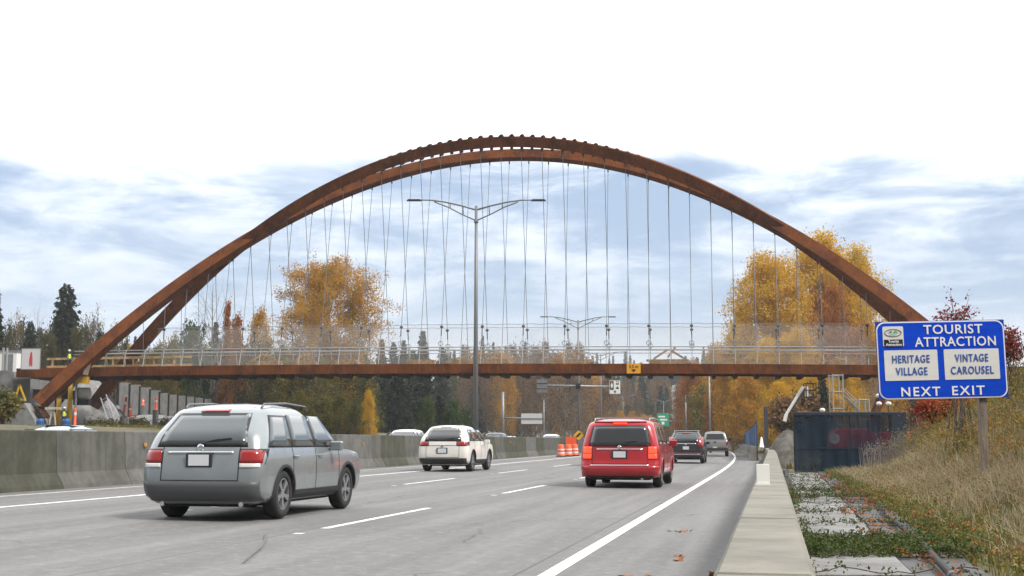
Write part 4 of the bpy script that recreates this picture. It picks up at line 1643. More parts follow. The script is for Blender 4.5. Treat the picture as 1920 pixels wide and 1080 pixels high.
# ---- white crossover in the next lane
WHITE = paint('white_car_paint', (0.74, 0.74, 0.75), 0.0, 0.3)
PEARL = paint('pearl_car_paint', (0.70, 0.68, 0.64), 0.0, 0.3)
spec_w = dict(seam_rear=(.60, .50, 1.05), L=4.55, W=1.86, H=1.66, paint=PEARL, wr=0.36, levels=suv_levels(1.66, .92, belt=1.02, rake=.60, tumble=.25),
              rear_glass=(.64, 1.10, .52, 1.50), front_glass=(.70, 1.10, .56, 1.52),
              side_glass=[(-1.75, -1.15, -1.45, -1.05, 1.10, 1.46), (-1.05, -0.12, -0.98, -0.16, 1.08, 1.49), (-0.04, 0.92, -0.08, 0.40, 1.08, 1.49)],
              tail=[(.52, .90, .92, 1.04, 'red')], plate=(.74, .02), stop=(.2, 1.56, 1.585, M_LAMP), spoiler=(.54, 1.61, .12, PEARL), bumper=(.86, .26, .48, M_TRIM),
              rear_strips=(('chrome_trim', .50, .925, .95, M_CHROME, .012),), handles=(-.95, .1), seams=(-.07, -1.05, 1.0), sill=.42, wiper=1.12, exhaust=(-.5,), fbumper=(.5, .55, .75, M_TRIM), head=(.55, .85, .74, .88))
vehicle('white_crossover', 'white crossover car driving in the lane beside the median wall', 'car', -11.7, 45.6, spec_w)

# ---- the red minivan
RED = paint('red_car_paint', (0.42, 0.012, 0.022), 0.15, 0.28)
lv = [(0.24, .14, .22, .84, .20), (0.30, .03, .08, .96, .18), (0.42, -.02, .02, .985, .16), (0.58, -.02, .0, 1.0, .15), (0.64, .03, .0, 1.0, .15), (0.80, .05, .05, 1.0, .15), (0.95, .07, .18, .99, .16),
      (1.05, .085, .8, .975, .16), (1.09, .095, 1.05, .97, .16), (1.30, .14, 1.55, .915, .18), (1.50, .20, 1.95, .865, .20), (1.62, .25, 2.15, .82, .22), (1.68, .31, 2.3, .77, .24), (1.715, .42, 2.5, .68, .26), (1.735, .70, 2.8, .46, .26)]
spec = dict(seam_rear=(.70, .60, 1.04), L=5.12, W=2.0, H=1.75, paint=RED, wr=0.345, levels=lv, rear_glass=(.755, 1.07, .66, 1.53), front_glass=(.76, 1.12, .66, 1.58),
            side_glass=[(-2.25, -1.15, -2.05, -1.10, 1.10, 1.54), (-1.08, 0.05, -1.04, 0.02, 1.10, 1.56), (0.12, 1.15, 0.08, 0.62, 1.10, 1.56)],
            tail=[(.72, .93, .86, 1.03, 'on'), (.72, .935, .74, .845, 'on')], plate=(.84, .022), stop=(.17, 1.60, 1.64, M_LAMPON), spoiler=(.66, 1.685, .16, RED),
            bumper=(.985, .27, .56, RED), rear_strips=(('chrome_trim', .58, .955, .985, M_CHROME, .012), ('bumper_step', .74, .555, .585, M_CHROME, .034), ('lower_valance', .84, .24, .30, M_TRIM, .036)),
            rack=(-1.9, 0.6, .70, 1.72), bars=(-1.5, -0.6), rack_mat=M_ALU, handles=(-.9, .2), seams=(.08, -1.1, 1.2), sill=.34, wiper=1.11, exhaust=(.55,), fbumper=(.5, .5, .72, M_TRIM), head=(.6, .92, .72, .86), lip=.07, lip_mat=RED, mirror=(0.85, 1.12), wheels=(-1.52, 1.58))
vehicle('red_minivan', 'red minivan with lit brake lamps and a roof rack in the near lanes', 'minivan', -3.85, 32.3, spec)

# ---- black SUV with a pale roof, silver pickup, and the half hidden white car
BLACKP = paint('black_car_paint', (0.012, 0.014, 0.018), 0.0, 0.25)
spec_b = dict(spec_w)
spec_b.update(L=4.6, paint=BLACKP, levels=suv_levels(1.69, .92, belt=1.03, rake=.5, tumble=.25), rear_glass=(.66, 1.10, .54, 1.52), tail=[(.62, .90, .86, 1.36, 'red')], spoiler=(.56, 1.64, .12, BLACKP),
              bumper=(.86, .26, .42, M_TRIM), rear_strips=(('chrome_trim', .52, 1.00, 1.04, M_CHROME, .014), ('chrome_step', .72, .45, .485, M_CHROME, .03), ('reflector_strip', .80, .50, .55, M_LAMP, .02)), plate=(.80, .02),
              rack=(-1.7, 0.3, .62, 1.655), rack_mat=M_ALU)
r = vehicle('black_suv', 'black suv with a pale roof and chrome trim following the pickup', 'car', -4.35, 66.5, spec_b)
Sb = Shape(spec_b['L'], spec_b['W'], spec_b['levels'])
mbk = MB()
mbk.box((0, -0.55, 1.688), (1.08, 1.9, 0.02))
mbk.build('roof_panel', M_WHITE, r, bevel=0.008)
spec_h = dict(spec_w)
spec_h.update(paint=WHITE, tail=[(.55, .90, .88, 1.06, 'on')])
vehicle('white_hatchback', 'white hatchback with lit tail lamps half hidden by the red minivan', 'car', -7.35, 57.0, spec_h)


def pickup(lat, y):
    PU = paint('pewter_paint', (0.34, 0.33, 0.32), 0.5, 0.32)
    h = heading(y)
    L_, W_ = 5.7, 1.98
    fwd = Vector((-math.sin(h), math.cos(h), 0))
    root = thing('pickup_truck', 'grey pickup truck farthest ahead in the outer lane by the blue fence', 'pickup truck', Vector((rx(lat, y), y, rz_(lat))) + fwd * L_ / 2, h)
    lower = Shape(L_, W_, [(.42, .10, .2, .88, .12), (.50, .03, .06, .97, .12), (.8, .0, .0, .99, .12), (1.08, .02, .06, .98, .14), (1.16, .03, .6, .97, .14), (1.20, .06, 1.3, .95, .14)], bulge=.03)
    body_mesh(lower, PU, root, (-1.62, 1.92), .40)
    cab = Shape(L_, W_, [(1.19, 2.05, 1.35, .95, .12), (1.30, 2.07, 1.55, .93, .14), (1.60, 2.16, 2.0, .84, .16), (1.78, 2.24, 2.25, .78, .2), (1.86, 2.36, 2.45, .68, .24), (1.885, 2.6, 2.8, .45, .24)], bulge=.03)
    rings = [cab.ring(z) for z in np.linspace(1.19, 1.885, 12)]
    n = len(rings[0])
    vs = [p for r_ in rings for p in r_]
    fs = [(i * n + j, i * n + (j + 1) % n, (i + 1) * n + (j + 1) % n, (i + 1) * n + j) for i in range(11) for j in range(n)]
    fs += [tuple(reversed(range(n))), tuple(11 * n + j for j in range(n))]
    MB().add(vs, fs).build('cab', PU, root, smooth=True)
    for fn, c in ((cab.rear, [(-.70, 1.27), (.70, 1.27), (.60, 1.70), (-.60, 1.70)]), (cab.front, [(-.76, 1.27), (.76, 1.27), (.62, 1.74), (-.62, 1.74)])):
        vs, fs = patch(fn, 10, 4, c)
        MB().add(vs, fs).build('rear_window' if fn == cab.rear else 'windshield', M_GLASS, root)
    for sg in (-1, 1):
        for c in ([(-.7, 1.28), (.22, 1.28), (.18, 1.70), (-.55, 1.70)], [(.30, 1.28), (1.2, 1.28), (.6, 1.70), (.26, 1.70)]):
            vs, fs = patch(lambda a, z, o_, sg=sg: cab.side(a, z, sg, o_), 5, 4, c)
            MB().add(vs, fs).build('side_window', M_GLASS, root)
        a, b = (.84, .97) if sg > 0 else (-.97, -.84)
        vs, fs = patch(lower.rear, 4, 4, [(a, .84), (b, .84), (b, 1.14), (a, 1.14)], 0.012)
        MB().add(vs, fs).build('tail_lamp', M_LAMP, root)
        MB().box((sg * 1.12, .95, 1.28), (.24, .14, .26)).box((sg * 1.0, .98, 1.22), (.12, .06, .06)).build('mirror', M_TRIM, root, bevel=.02)
        for yy in (-1.62, 1.92):
            wheel_at(root, sg * .86, yy, .40, sg, .26)
    vs, fs = patch(lower.rear, 10, 4, [(-.80, .70), (.80, .70), (.80, 1.15), (-.80, 1.15)], 0.012)
    tg = MB().add(vs, fs).build('tailgate', PU, root)
    p = lower.rear(0, 1.06, .02)
    MB().box(p, (.2, .02, .09)).build('emblem', M_BLK, tg)
    MB().box(lower.rear(0, .56, .06), (1.9, .16, .16)).build('rear_bumper', M_TRIM, root, bevel=.02)
    MB().box(lower.rear(0, .66, .1), (.31, .02, .15)).build('number_plate', M_PLATE, root)
    MB().box((0, -.2, .5), (1.3, 4.8, .2)).build('chassis', M_UNDER, root)
    return root


pickup(-3.55, 97.0)

# ---- traffic coming the other way, seen over the median wall
BLUEG = paint('pale_blue_paint', (0.32, 0.42, 0.48), 0.4, 0.3)
GREYB = paint('slate_paint', (0.18, 0.22, 0.25), 0.4, 0.3)


def sedan_levels(H, w):
    return [(0.22, .14, .2, w * .86, .22), (0.30, .04, .06, w * .96, .2), (0.45, .0, .02, w * .99, .2), (0.62, .0, .0, w, .2), (0.78, .05, .12, w * .985, .2), (0.86, .10, .7, w * .97, .2), (0.92, .45, 1.15, w * .95, .2), (0.95, .75, 1.35, w * .94, .2),
            (1.10, 1.0, 1.65, w - .13, .22), (H - .14, 1.3, 2.0, w - .22, .24), (H - .05, 1.5, 2.25, w - .28, .28), (H - .015, 1.75, 2.5, w - .38, .28), (H, 2.1, 2.8, w - .55, .25)]


spec_s = dict(L=4.7, W=1.82, H=1.45, paint=BLUEG, wr=.33, levels=sedan_levels(1.45, .91), rear_glass=(.66, 1.0, .56, 1.34), front_glass=(.70, 1.0, .58, 1.34),
              side_glass=[(-1.1, -.1, -.85, -.15, 1.0, 1.32), (0, .85, -.05, .45, 1.0, 1.32)], tail=[(.5, .85, .66, .80, 'red')], head=(.5, .85, .60, .74), fbumper=(.5, .40, .58, M_TRIM), mirror=(.75, .98), plate=(.6, .02))


def oncoming(px, lat, spec, name, label, paintm, Y=None):
    # distance at which that lateral place shows at that pixel
    k = (px - 960) / F / CP
    Yc = Y or (lat / (k - RD))
    s2 = dict(spec)
    s2['paint'] = paintm
    if 'spoiler' in s2:
        s2['spoiler'] = (*s2['spoiler'][:3], paintm)
    vehicle(name, label, 'car', lat, Yc, s2, 'oncoming cars beyond the median wall', rev=True)


oncoming(24, -19.0, spec_s, 'blue_sedan', 'pale blue sedan roof above the median wall, below the yellow frame', BLUEG)
oncoming(742, -19.6, spec_w, 'white_oncoming_suv', 'white oncoming car just behind the white crossover, over the wall', WHITE)
oncoming(936, -20.5, spec_w, 'slate_oncoming_suv', 'slate blue oncoming car close to the foot of the tall lamp post', GREYB)
oncoming(1000, -22.0, spec_s, 'white_oncoming_sedan', 'white oncoming sedan below the blank back of a gantry sign', WHITE, 112)
oncoming(1020, -25.6, spec_s, 'white_oncoming_sedan', 'pale pearl oncoming sedan in the outermost far lane', PEARL, 116)
oncoming(1034, -19.3, spec_w, 'white_oncoming_suv', 'white oncoming suv approaching the orange drums', WHITE, 120)
oncoming(1052, -22.5, spec_w, 'pearl_oncoming_suv', 'pearl white oncoming suv behind the orange drums', PEARL, 150)
oncoming(1060, -19.5, spec_s, 'slate_oncoming_sedan', 'slate oncoming sedan farthest back in the queue of traffic', GREYB, 165)
# ================================================================== lamps, signs, fences
M_POST = mat('dull_lamp_post', (0.19, 0.195, 0.205), 0.5, 0.3)


def davit(px, py_arm, Y, label, lat=None, extras=False, z0=None, arm=2.95, tilt=0.0, seg=True):
    p = P(px, py_arm, Y)
    gz = 1.25 + rz_(-16) if z0 is None else z0
    root = thing('street_lamp', label, 'street lamp', (p.x, p.y, gz), 0.0, 'double armed lamp posts on the median')
    h = p.z - gz
    MB().tube([(0, 0, 0), (0, 0, h * .5), (0, 0, h + .0)], [.135, .105, .075], 12).build('pole', M_POST, root, smooth=True)
    MB().box((0, 0, 0.03), (.42, .42, .06)).build('base_plate', M_POST, root)
    MB().lathe([(.10, h - .9), (.12, h - .88), (.12, h - .80), (.10, h - .78)], 10).build('collar', M_POST, root)
    for sg in (-1, 1):
        up = [(0, h - .22), (.25 * arm, h + .0), (.55 * arm, h + .20), (.8 * arm, h + .30), (arm, h + .31)]
        lo = [(0, h - .78), (.25 * arm, h - .45), (.5 * arm, h - .06), (.68 * arm, h + .14), (.74 * arm, h + .22)]
        mbk = MB()
        mbk.tube([(sg * x, 0, z) for x, z in up], [.05, .047, .044, .04, .035], 8)
        mbk.tube([(sg * x, 0, z) for x, z in lo], .036, 8)
        for f in (.23, .46):
            zu = np.interp(f * arm, [a for a, _ in up], [b for _, b in up])
            zl = np.interp(f * arm, [a for a, _ in lo], [b for _, b in lo])
            mbk.tube([(sg * f * arm, 0, zl), (sg * f * arm, 0, zu)], .028, 6)
        a = mbk.build('arm', M_POST, root, smooth=True)
        MB().box((sg * (arm + .28), 0, h + .30), (.78, .26, .09), taper=.8).build('lamp_head', M_DARKST, a, bevel=.02)
    return root


davit(893, 386, 65.5, 'tall grey double armed lamp post in front of the bridge hangers')
d2 = davit(1084, 600, 121, 'grey double armed lamp post carrying a cross arm with lane signs')
davit(1126, 664, 172, 'distant double armed lamp post directly beyond the cross arm signs')
davit(1168, 743, 300, 'tiny far double armed lamp post before the blue grey sound wall', z0=1.0, arm=3.2)
davit(1244, 752, 300, 'tiny far lamp post beside the green road sign', z0=1.0, arm=2.0)
# plain poles
for px, pyt, pyb, Y, lab in ((1332, 688, 835, 125, 'tall plain grey pole rising from behind the deck by the orange trees'), (1287, 742, 830, 190, 'thin distant pole left of the tall plain one, over the black suv'),
                             (1020, 748, 832, 190, 'thin grey pole right beside the blank sign panel'), (1360, 740, 832, 190, 'thin distant pole right of the tall plain one, over the pickup')):
    b, a = P(px, pyb, Y), P(px, pyt, Y)
    if px == 1332:
        a = P(px, 696, Y)
    gz = max(0, ground_z(b.x, b.y))
    root = thing('light_pole', lab, 'pole', (b.x, b.y, gz))
    MB().tube([(0, 0, 0), (0, 0, a.z - gz)], [.12, .07], 8).build('pole', M_GALV, root, smooth=True)
    MB().box((0.35, 0, a.z - gz), (.8, .2, .08)).build('lamp_head', M_GALV, root)

# cross arm of the second post: a separate sign fixture
p = P(1084, 724, 120.7)
root = thing('sign_bracket', 'horizontal steel arm clamped to the second lamp post', 'sign arm', p)
xl, xr = P(1008, 722, 120.7).x - p.x, P(1146, 726, 120.7).x - p.x
MB().tube([(xl, 0, .06), (xr, 0, -.06)], .11, 8).build('arm', M_GALV, root, smooth=True)
MB().box((0, .05, 0), (.42, .5, .5)).build('clamp', M_DARKST, root)
c = P(1016, 724, 120.5)
root = thing('lane_sign', 'grey slatted back of a lane sign at the end of the cross arm', 'sign', c)
mbk = MB()
for k in range(4):
    mbk.box((-.36 + .24 * k, 0, 0), (.22, .03, 1.2))
mbk.build('panel', M_GALV, root)
MB().box((0, -.03, .25), (.95, .04, .06)).box((0, -.03, -.25), (.95, .04, .06)).build('stiffener', M_DARKST, root)
c = P(1153, 726, 120.4)
root = thing('lane_sign', 'white carpool lane sign with a black diamond panel on the cross arm', 'sign', c)
MB().box((0, 0, 0), (1.0, .03, 1.24)).build('panel', M_WHITE, root)
mbk = MB()
mbk.box((-.29, -.02, .16), (.34, .012, .82))
mbk.build('diamond_field', M_BLK, root)
mbk = MB()
mbk.prism([(-.29, -.16), (-.17, .16), (-.29, .48), (-.41, .16)], -.034, -.027)
mbk.build('diamond', M_WHITE, root)
mbk = MB()
mbk.prism([(.10, .24), (.36, .24), (.36, .50), (.31, .55), (.15, .55), (.10, .50)], -.026, -.018)     # bus
mbk.prism([(.09, -.16), (.37, -.16), (.37, -.06), (.31, -.05), (.28, .05), (.18, .05), (.15, -.05), (.09, -.06)], -.026, -.018)  # car
mbk.prism([(-.05, -.30), (.05, -.30), (.05, -.40), (.14, -.40), (0, -.56), (-.14, -.40), (-.05, -.40)], -.026, -.018)
mbk.build('symbols', M_BLK, root)
mbk = MB()
mbk.prism([(.14, .36), (.32, .36), (.32, .49), (.14, .49)], -.032, -.028)
mbk.build('bus_window', M_WHITE, root)
# backs of signs for the far carriageway
p0 = P(943, 735, 150)
gz = 0.3
root = thing('sign_gantry', 'grey cantilever sign post whose arm holds a blank white sign back', 'sign', (p0.x, p0.y, gz))
MB().tube([(0, 0, 0), (0, 0, p0.z - gz)], .16, 8).build('post', M_GALV, root, smooth=True)
a, b = P(943, 784, 150), P(1016, 785, 150)
MB().tube([a - root.location, b - root.location], .10, 8).build('arm', M_GALV, root, smooth=True)
c = P(997, 785, 149.6) - root.location
MB().box(c, (2.45, .04, 1.2)).build('panel', mat('sign_back', (0.55, 0.56, 0.58), .5), root)
MB().box(c + Vector((0, -.05, .0)), (2.45, .05, .14)).build('stiffener', M_GALV, root)
# green sign far ahead
p = P(1243, 787, 230)
root = thing('green_sign', 'small far green road sign with pale lettering beside the minivan', 'sign', p)
MB().box((0, 0, 0), (2.1, .06, 2.3)).build('panel', mat('sign_green', (0.01, 0.30, 0.17), .5), root)
mbk = MB()
mbk.box((-.2, -.04, .55), (1.2, .02, .28)).box((.1, -.04, .0), (1.3, .02, .28)).box((0, -.04, -.6), (.5, .02, .5))
mbk.build('lettering', M_WHITE, root)
MB().beam((0.9, 0.1, -.2), (5.2, 0.1, -.2), .22, .22).build('arm', M_GALV, root)
MB().beam((5.2, 0.1, -4.5), (5.2, 0.1, 0), .28, .28, up=(0, 1, 0)).build('post', M_GALV, root)
MB().beam((0.0, 0.1, -4.5), (0.0, 0.1, -1.1), .2, .2, up=(0, 1, 0)).build('post', M_GALV, root)

# orange drums on the median shoulder
for px, pyb, Y, lab in ((1052, 856, 86, 'orange drum leftmost, close against the median wall end'), (1066, 856, 88, 'orange drum between the leftmost one and the arrow board'), (1078, 855, 91, 'orange drum partly behind the red minivan')):
    p = P(px, pyb, Y)
    root = thing('traffic_drum', lab, 'traffic drum', (p.x, p.y, rz_(-14)), 0, 'orange drums at the median')
    MB().lathe([(.30, 0), (.30, .10), (.235, .12), (.235, .32), (.225, .34), (.225, .54), (.21, .56), (.21, .74), (.16, .80), (.05, .82)], 16).build('drum', M_ORANGE, root, smooth=True)
    MB().lathe([(.238, .2), (.24, .21), (.24, .28), (.238, .29)], 16).build('band', M_REFL, root)
    MB().lathe([(.228, .42), (.232, .43), (.232, .50), (.228, .51)], 16).build('band', M_REFL, root)
    MB().lathe([(.33, 0), (.33, .07), (.25, .10)], 16).build('base', M_BLACK, root)
p = P(1071, 838, 92)
root = thing('orange_sign_board', 'orange roadworks board standing behind the drums', 'sign', (p.x, p.y, rz_(-15)))
MB().box((0, 0, .95), (.75, .04, .75)).build('panel', M_ORANGE, root)
MB().beam((-.25, .05, 0), (-.2, .05, 1.2), .06, .05, up=(0, 1, 0)).build('leg', M_GALV, root)
MB().beam((.25, .05, 0), (.2, .05, 1.2), .06, .05, up=(0, 1, 0)).build('leg', M_GALV, root)
p = P(1085, 816, 92)
root = thing('hazard_marker', 'small black and yellow hazard diamond above the orange drums', 'sign', (p.x, p.y, rz_(-15)))
h = p.z - rz_(-15)
MB().box((0, 0, h), (.52, .03, .52), Matrix.Rotation(PI / 4, 3, 'Y')).build('panel', M_SHORE, root)
MB().prism([(-.2, h - .08), (.08, h + .2), (.18, h + .1), (-.10, h - .18)], -.025, -.017).build('arrow', M_BLK, root)
MB().tube([(0, .04, 0), (0, .04, h)], .035, 6).build('post', M_GALV, root)

# ------------------------------------------------------------------ the blue sign
SY = 25.0
c = (P(1645, 603, SY) + P(1887, 746, SY)) / 2
cl, cr = P(1646, 675, SY), P(1888, 672, SY)
SW = cr.x - cl.x
SH = P(1766, 601, SY).z - P(1766, 748, SY).z
gz = ground_z(c.x + .8, SY) - 0.1
root = thing('tourist_sign', 'large blue tourist attraction sign on a brown wooden post', 'sign', (c.x, SY, gz))
SGN = bpy.data.objects.new('sign_face', None)
COL.objects.link(SGN)
SGN.parent = root
SGN.location = (0, 0, c.z - gz)
SGN.rotation_euler = (0, R(-1.15), 0)
M_SBLUE = mat('sign_blue', (0.0, 0.058, 0.60), .75, var=.12, scale=1.2, stretch=(.2, 1, 6), spec=.12)
M_SWH = mat('sign_white', (0.86, 0.86, 0.85), .45)
M_SPAN = mat('sign_pale_panel', (0.72, 0.72, 0.71), .5, var=.05, scale=1.5, stretch=(.3, 1, 5))
M_SCORN = mat('sign_dark_blue', (0.002, 0.03, 0.33), .5)
# backing boards (three planks of extruded sheet)
mbk = MB()
for k in range(6):
    mbk.box((0, .012, -SH / 2 + SH / 12 + k * SH / 6), (SW, .024, SH / 6 - .006))
mbk.build('backing', M_SCORN, SGN)


def rrect(w, h, r, n=8, cx=0.0, cz=0.0):
    pts = []
    for sx, sz, a0 in ((1, 1, 0), (-1, 1, 90), (-1, -1, 180), (1, -1, 270)):
        for k in range(n + 1):
            a = R(a0 + 90 * k / n)
            pts.append((cx + sx * (w / 2 - r) + r * math.cos(a), cz + sz * (h / 2 - r) + r * math.sin(a)))
    return pts


MB().prism(rrect(SW - .02, SH - .02, .17), -.006, -.001).build('border', M_SWH, SGN)
MB().prism(rrect(SW - .07, SH - .07, .15), -.012, -.007).build('panel', M_SBLUE, SGN)
pxm = SW / 242.0          # metres per photograph pixel on the sign


def sx(px):
    return (px - 1767) * pxm


def sz(py, px=1767):
    return (675 - (py + (px - 1767) * 0.0)) * pxm


for body, cx_, zb_, hp, wp, bold, spc in (('TOURIST', 1791, 627, 17.5, 111, .012, 1.1), ('ATTRACTION', 1794, 650.5, 18, 152, .012, 1.1), ('NEXT', 1724, 742.5, 17, 73, .014, 1.25), ('EXIT', 1813, 742, 17, 61, .014, 1.25)):
    mbk = MB()
    put_text(mbk, body, sx(cx_), sz(zb_), hp * pxm, wp * pxm, bold, -.018, space=spc)
    mbk.build('lettering', M_SWH, SGN)
M_LETB = mat('letter_blue', (0.012, 0.085, 0.42), .5)
for x0, x1, t1, w1, t2, w2 in ((1659, 1759, 'HERITAGE', 70, 'VILLAGE', 59), (1771, 1874, 'VINTAGE', 62, 'CAROUSEL', 80)):
    pl = MB().prism(rrect((x1 - x0) * pxm, 57 * pxm, .02, 4, sx((x0 + x1) / 2), sz(684.5)), -.020, -.0125).build('name_plate', M_SPAN, SGN)
    mbk = MB()
    put_text(mbk, t1, sx((x0 + x1) / 2), sz(680), 14.5 * pxm, w1 * pxm, .008, -.026, space=1.15)
    put_text(mbk, t2, sx((x0 + x1) / 2), sz(703), 14.5 * pxm, w2 * pxm, .008, -.026, space=1.15)
    mbk.build('lettering', M_LETB, pl)
lg = MB().prism(rrect(39 * pxm, 38 * pxm, .03, 4, sx(1678), sz(630)), -.018, -.0125).build('emblem_plate', M_SPAN, SGN)
cx_, cz_ = sx(1678), sz(630)
u = pxm
MB().box((cx_, -.021, cz_ - 12.2 * u), (35 * u, .006, 13 * u)).build('caption_field', M_BLK, lg)
mbk = MB()
put_text(mbk, 'Tourist', cx_, cz_ - 11.6 * u, 5 * u, 20 * u, .02, -.030)
put_text(mbk, 'Attraction', cx_, cz_ - 17.6 * u, 5 * u, 30 * u, .02, -.030)
mbk.build('caption', M_SWH, lg)
ring = [(cx_ + 15.5 * u * math.cos(t), -.020, cz_ + 7 * u + 6.8 * u * math.sin(t)) for t in np.linspace(0, 2 * PI, 33)]
MB().tube(ring, .9 * u, 5, cap=False).build('oval', mat('emblem_grey', (.22, .22, .21), .6), lg)
MB().prism([(cx_ - 1 * u, cz_ + 6.5 * u), (cx_ + 3.5 * u, cz_ + 11 * u), (cx_ + 6 * u, cz_ + 9.8 * u), (cx_ + 9.5 * u, cz_ + 6.5 * u)], -.0225, -.0185).build('hill', mat('emblem_green', (.12, .42, .08), .6), lg)
MB().prism([(cx_ - 9 * u, cz_ + 6.5 * u), (cx_ - 4 * u, cz_ + 10.5 * u), (cx_ - 2.2 * u, cz_ + 9.2 * u), (cx_ - 2.6 * u, cz_ + 7 * u)], -.0225, -.0185).build('dark_hill', mat('emblem_dark', (.07, .12, .07), .6), lg)
MB().prism([(cx_ - 8 * u, cz_ + 4.2 * u), (cx_ - 1 * u, cz_ + 5.8 * u), (cx_ + 8 * u, cz_ + 5.2 * u), (cx_ + 3 * u, cz_ + 2.4 * u), (cx_ - 4 * u, cz_ + 2.4 * u)], -.0225, -.0185).build('water_mark', mat('emblem_teal', (.38, .58, .55), .6), lg)
# post and rear battens
pc = P(1845, 820, SY + .08)
zt = c.z - gz
MB().box((pc.x - c.x, .115, (zt + .5) / 2), (.145, .14, zt + .5)).build('post', mat('weathered_post', (.20, .16, .13), .9, var=.35, scale=3, stretch=(8, 8, .6)), root, bevel=.006)
mbk = MB()
for z in (-.5, .5):
    mbk.box((0, .036, zt + z), (SW * .92, .018, .06))
mbk.build('batten', M_GALV, root)

# ------------------------------------------------------------------ dark screened fence
FY = 51.5
M_SCR = netmat('dark_screen_cloth', (0.012, 0.026, 0.045), 0.93)
M_SCR2 = mat('dark_screen_hem', (0.010, 0.022, 0.042), .8)
M_FPOST = mat('fence_post_steel', (0.05, 0.055, 0.06), .5, .5)
a, b = P(1491, 884, FY), P(1702, 884, FY)
top = P(1491, 774, FY).z
wid = b.x - a.x
root = thing('screen_fence', 'dark blue screened construction fence across the end of the footpath', 'fence', (a.x, FY, -0.05))
H_ = top + 0.05
nx, nz = 90, 26
vs = []
for i in range(nx + 1):
    for j in range(nz + 1):
        f, g = i / nx, j / nz
        sag = .03 * math.sin(f * 7 * PI) * (g) ** 3
        vs.append((f * wid, -.03 + .022 * math.sin(f * 23 + 2.0 * g) * math.sin(g * 5) + .02 * math.sin(f * 61), .02 + g * (H_ - .03) - max(0, sag) * .8))
q = [(i * (nz + 1) + j, (i + 1) * (nz + 1) + j, (i + 1) * (nz + 1) + j + 1, i * (nz + 1) + j + 1) for i in range(nx) for j in range(nz)]
fastmesh('screen_cloth', vs, q, M_SCR, root, smooth=True)
for z in (H_ - .05, .98):
    MB().box((wid / 2, -.062, z), (wid, .012, .075 if z > 2 else .035)).build('hem', M_SCR2, root)
MB().box((wid * .93, -.065, H_ / 2), (wid * .13, .01, H_ * .97)).build('cloth_overlap', M_SCR2, root)
for f in (0, .25, .5, .75, 1.0):
    MB().tube([(f * wid, .03, 0), (f * wid, .03, H_ + .03)], .028, 8).build('post', M_FPOST, root)
    MB().box((f * wid, .03, .02), (.5, .5, .06)).build('foot', M_CONG, root)
MB().tube([(0, .03, H_ + .01), (wid, .03, H_ + .01)], .024, 6).build('top_rail', M_FPOST, root)
MB().tube([(0, .03, 1.0), (wid, .03, 1.0)], .02, 6).build('mid_rail', M_FPOST, root)
# the red machine behind the screen
p = P(1580, 830, 57)
root = thing('red_machine', 'red machine standing behind the dark screen, showing faintly through it', 'machine', (p.x, p.y, 0))
MR = mat('machine_red', (.62, .02, .04), .5)
MB().prism([(-.55, .9), (1.0, .9), (1.0, 1.75), (-.3, 1.75), (-.55, 1.5)], -.5, .6).build('housing', MR, root, bevel=.04)
MB().box((1.9, 0, 1.35), (1.9, .8, .5)).build('boom', MR, root, bevel=.03)
MB().box((.2, 0, .55), (1.3, 1.0, .7)).build('chassis', M_DARKST, root)
for x in (-.35, .75):
    for y in (-.55, .55):
        M4 = Matrix.Translation((x, y, .3)) @ Matrix.Rotation(PI / 2, 4, 'X')
        MB().lathe([(.1, -.1), (.3, -.1), (.32, 0), (.3, .1), (.1, .1)], 16, M4).build('wheel', M_TYRE, root)
M4 = Matrix.Translation((-.5, -.52, 1.3)) @ Matrix.Rotation(PI / 2, 4, 'X')
MB().lathe([(.02, -.02), (.22, -.02), (.24, 0), (.22, .03)], 16, M4).build('headlight', M_REFL, root)

# blue fence along the distant curve, tall dark post
M_BFEN = mat('blue_fence_cloth', (0.035, 0.10, 0.24), .8, var=.4, scale=1.2)
root = thing('blue_fence', 'blue screened fence following the distant curve behind the pickup', 'fence', (rx(-.55, 80), 80, 0))
o = root.location.copy()
yy = 78.0
k = 0
while yy < 240:
    y2 = yy + 3.4
    l0 = -.55 + 0.35 * sst(95, 78, yy)
    a, b = Vector((rx(-.62, yy), yy, .86)), Vector((rx(-.62, y2), y2, .86))
    ha = 1.5 - .65 * sst(78, 180, yy)
    hb = 1.5 - .65 * sst(78, 180, y2)
    n_ = (b - a).cross(Vector((0, 0, 1))).normalized() * .03
    vs = []
    for i in range(9):
        f = i / 8
        pnt = a.lerp(b, f)
        w = n_ * math.sin(f * PI * 2 + k) * 1.6
        vs += [pnt - o + w, pnt - o + w + Vector((0, 0, ha + (hb - ha) * f - .05 * math.sin(f * PI)))]
    MB().add(vs, [(2 * i, 2 * i + 2, 2 * i + 3, 2 * i + 1) for i in range(8)]).build('cloth', M_BFEN, root, fix=False)
    MB().tube([a - o + Vector((0, 0, -.8)), a - o + Vector((0, 0, ha + .1))], .035, 6).build('post', M_FPOST, root)
    yy = y2
    k += 1
p = P(1437, 838, 76)
root = thing('dark_post', 'tall dark flat post at the end of the pale barrier', 'post', (p.x, p.y, 0))
h = P(1437, 763, 76).z
MB().box((0, 0, h / 2 + .3), (.22, .16, h - .6)).build('panel', mat('slate_panel', (.045, .05, .06), .5), root, bevel=.01)
MB().tube([(0, .1, 0), (0, .1, h)], .05, 6).build('post', M_FPOST, root)
p = P(1428, 835, 77)
root = thing('white_cone', 'small white wrapped cone at the barrier end beside the tall dark post', 'cone', (p.x, p.y, .8))
MB().lathe([(.2, 0), (.2, .04), (.13, .06), (.05, .62), (.03, .64)], 12).build('cone', M_WHITE, root, smooth=True)
MB().box((0, 0, .015), (.42, .42, .03)).build('base', M_DARKST, root)

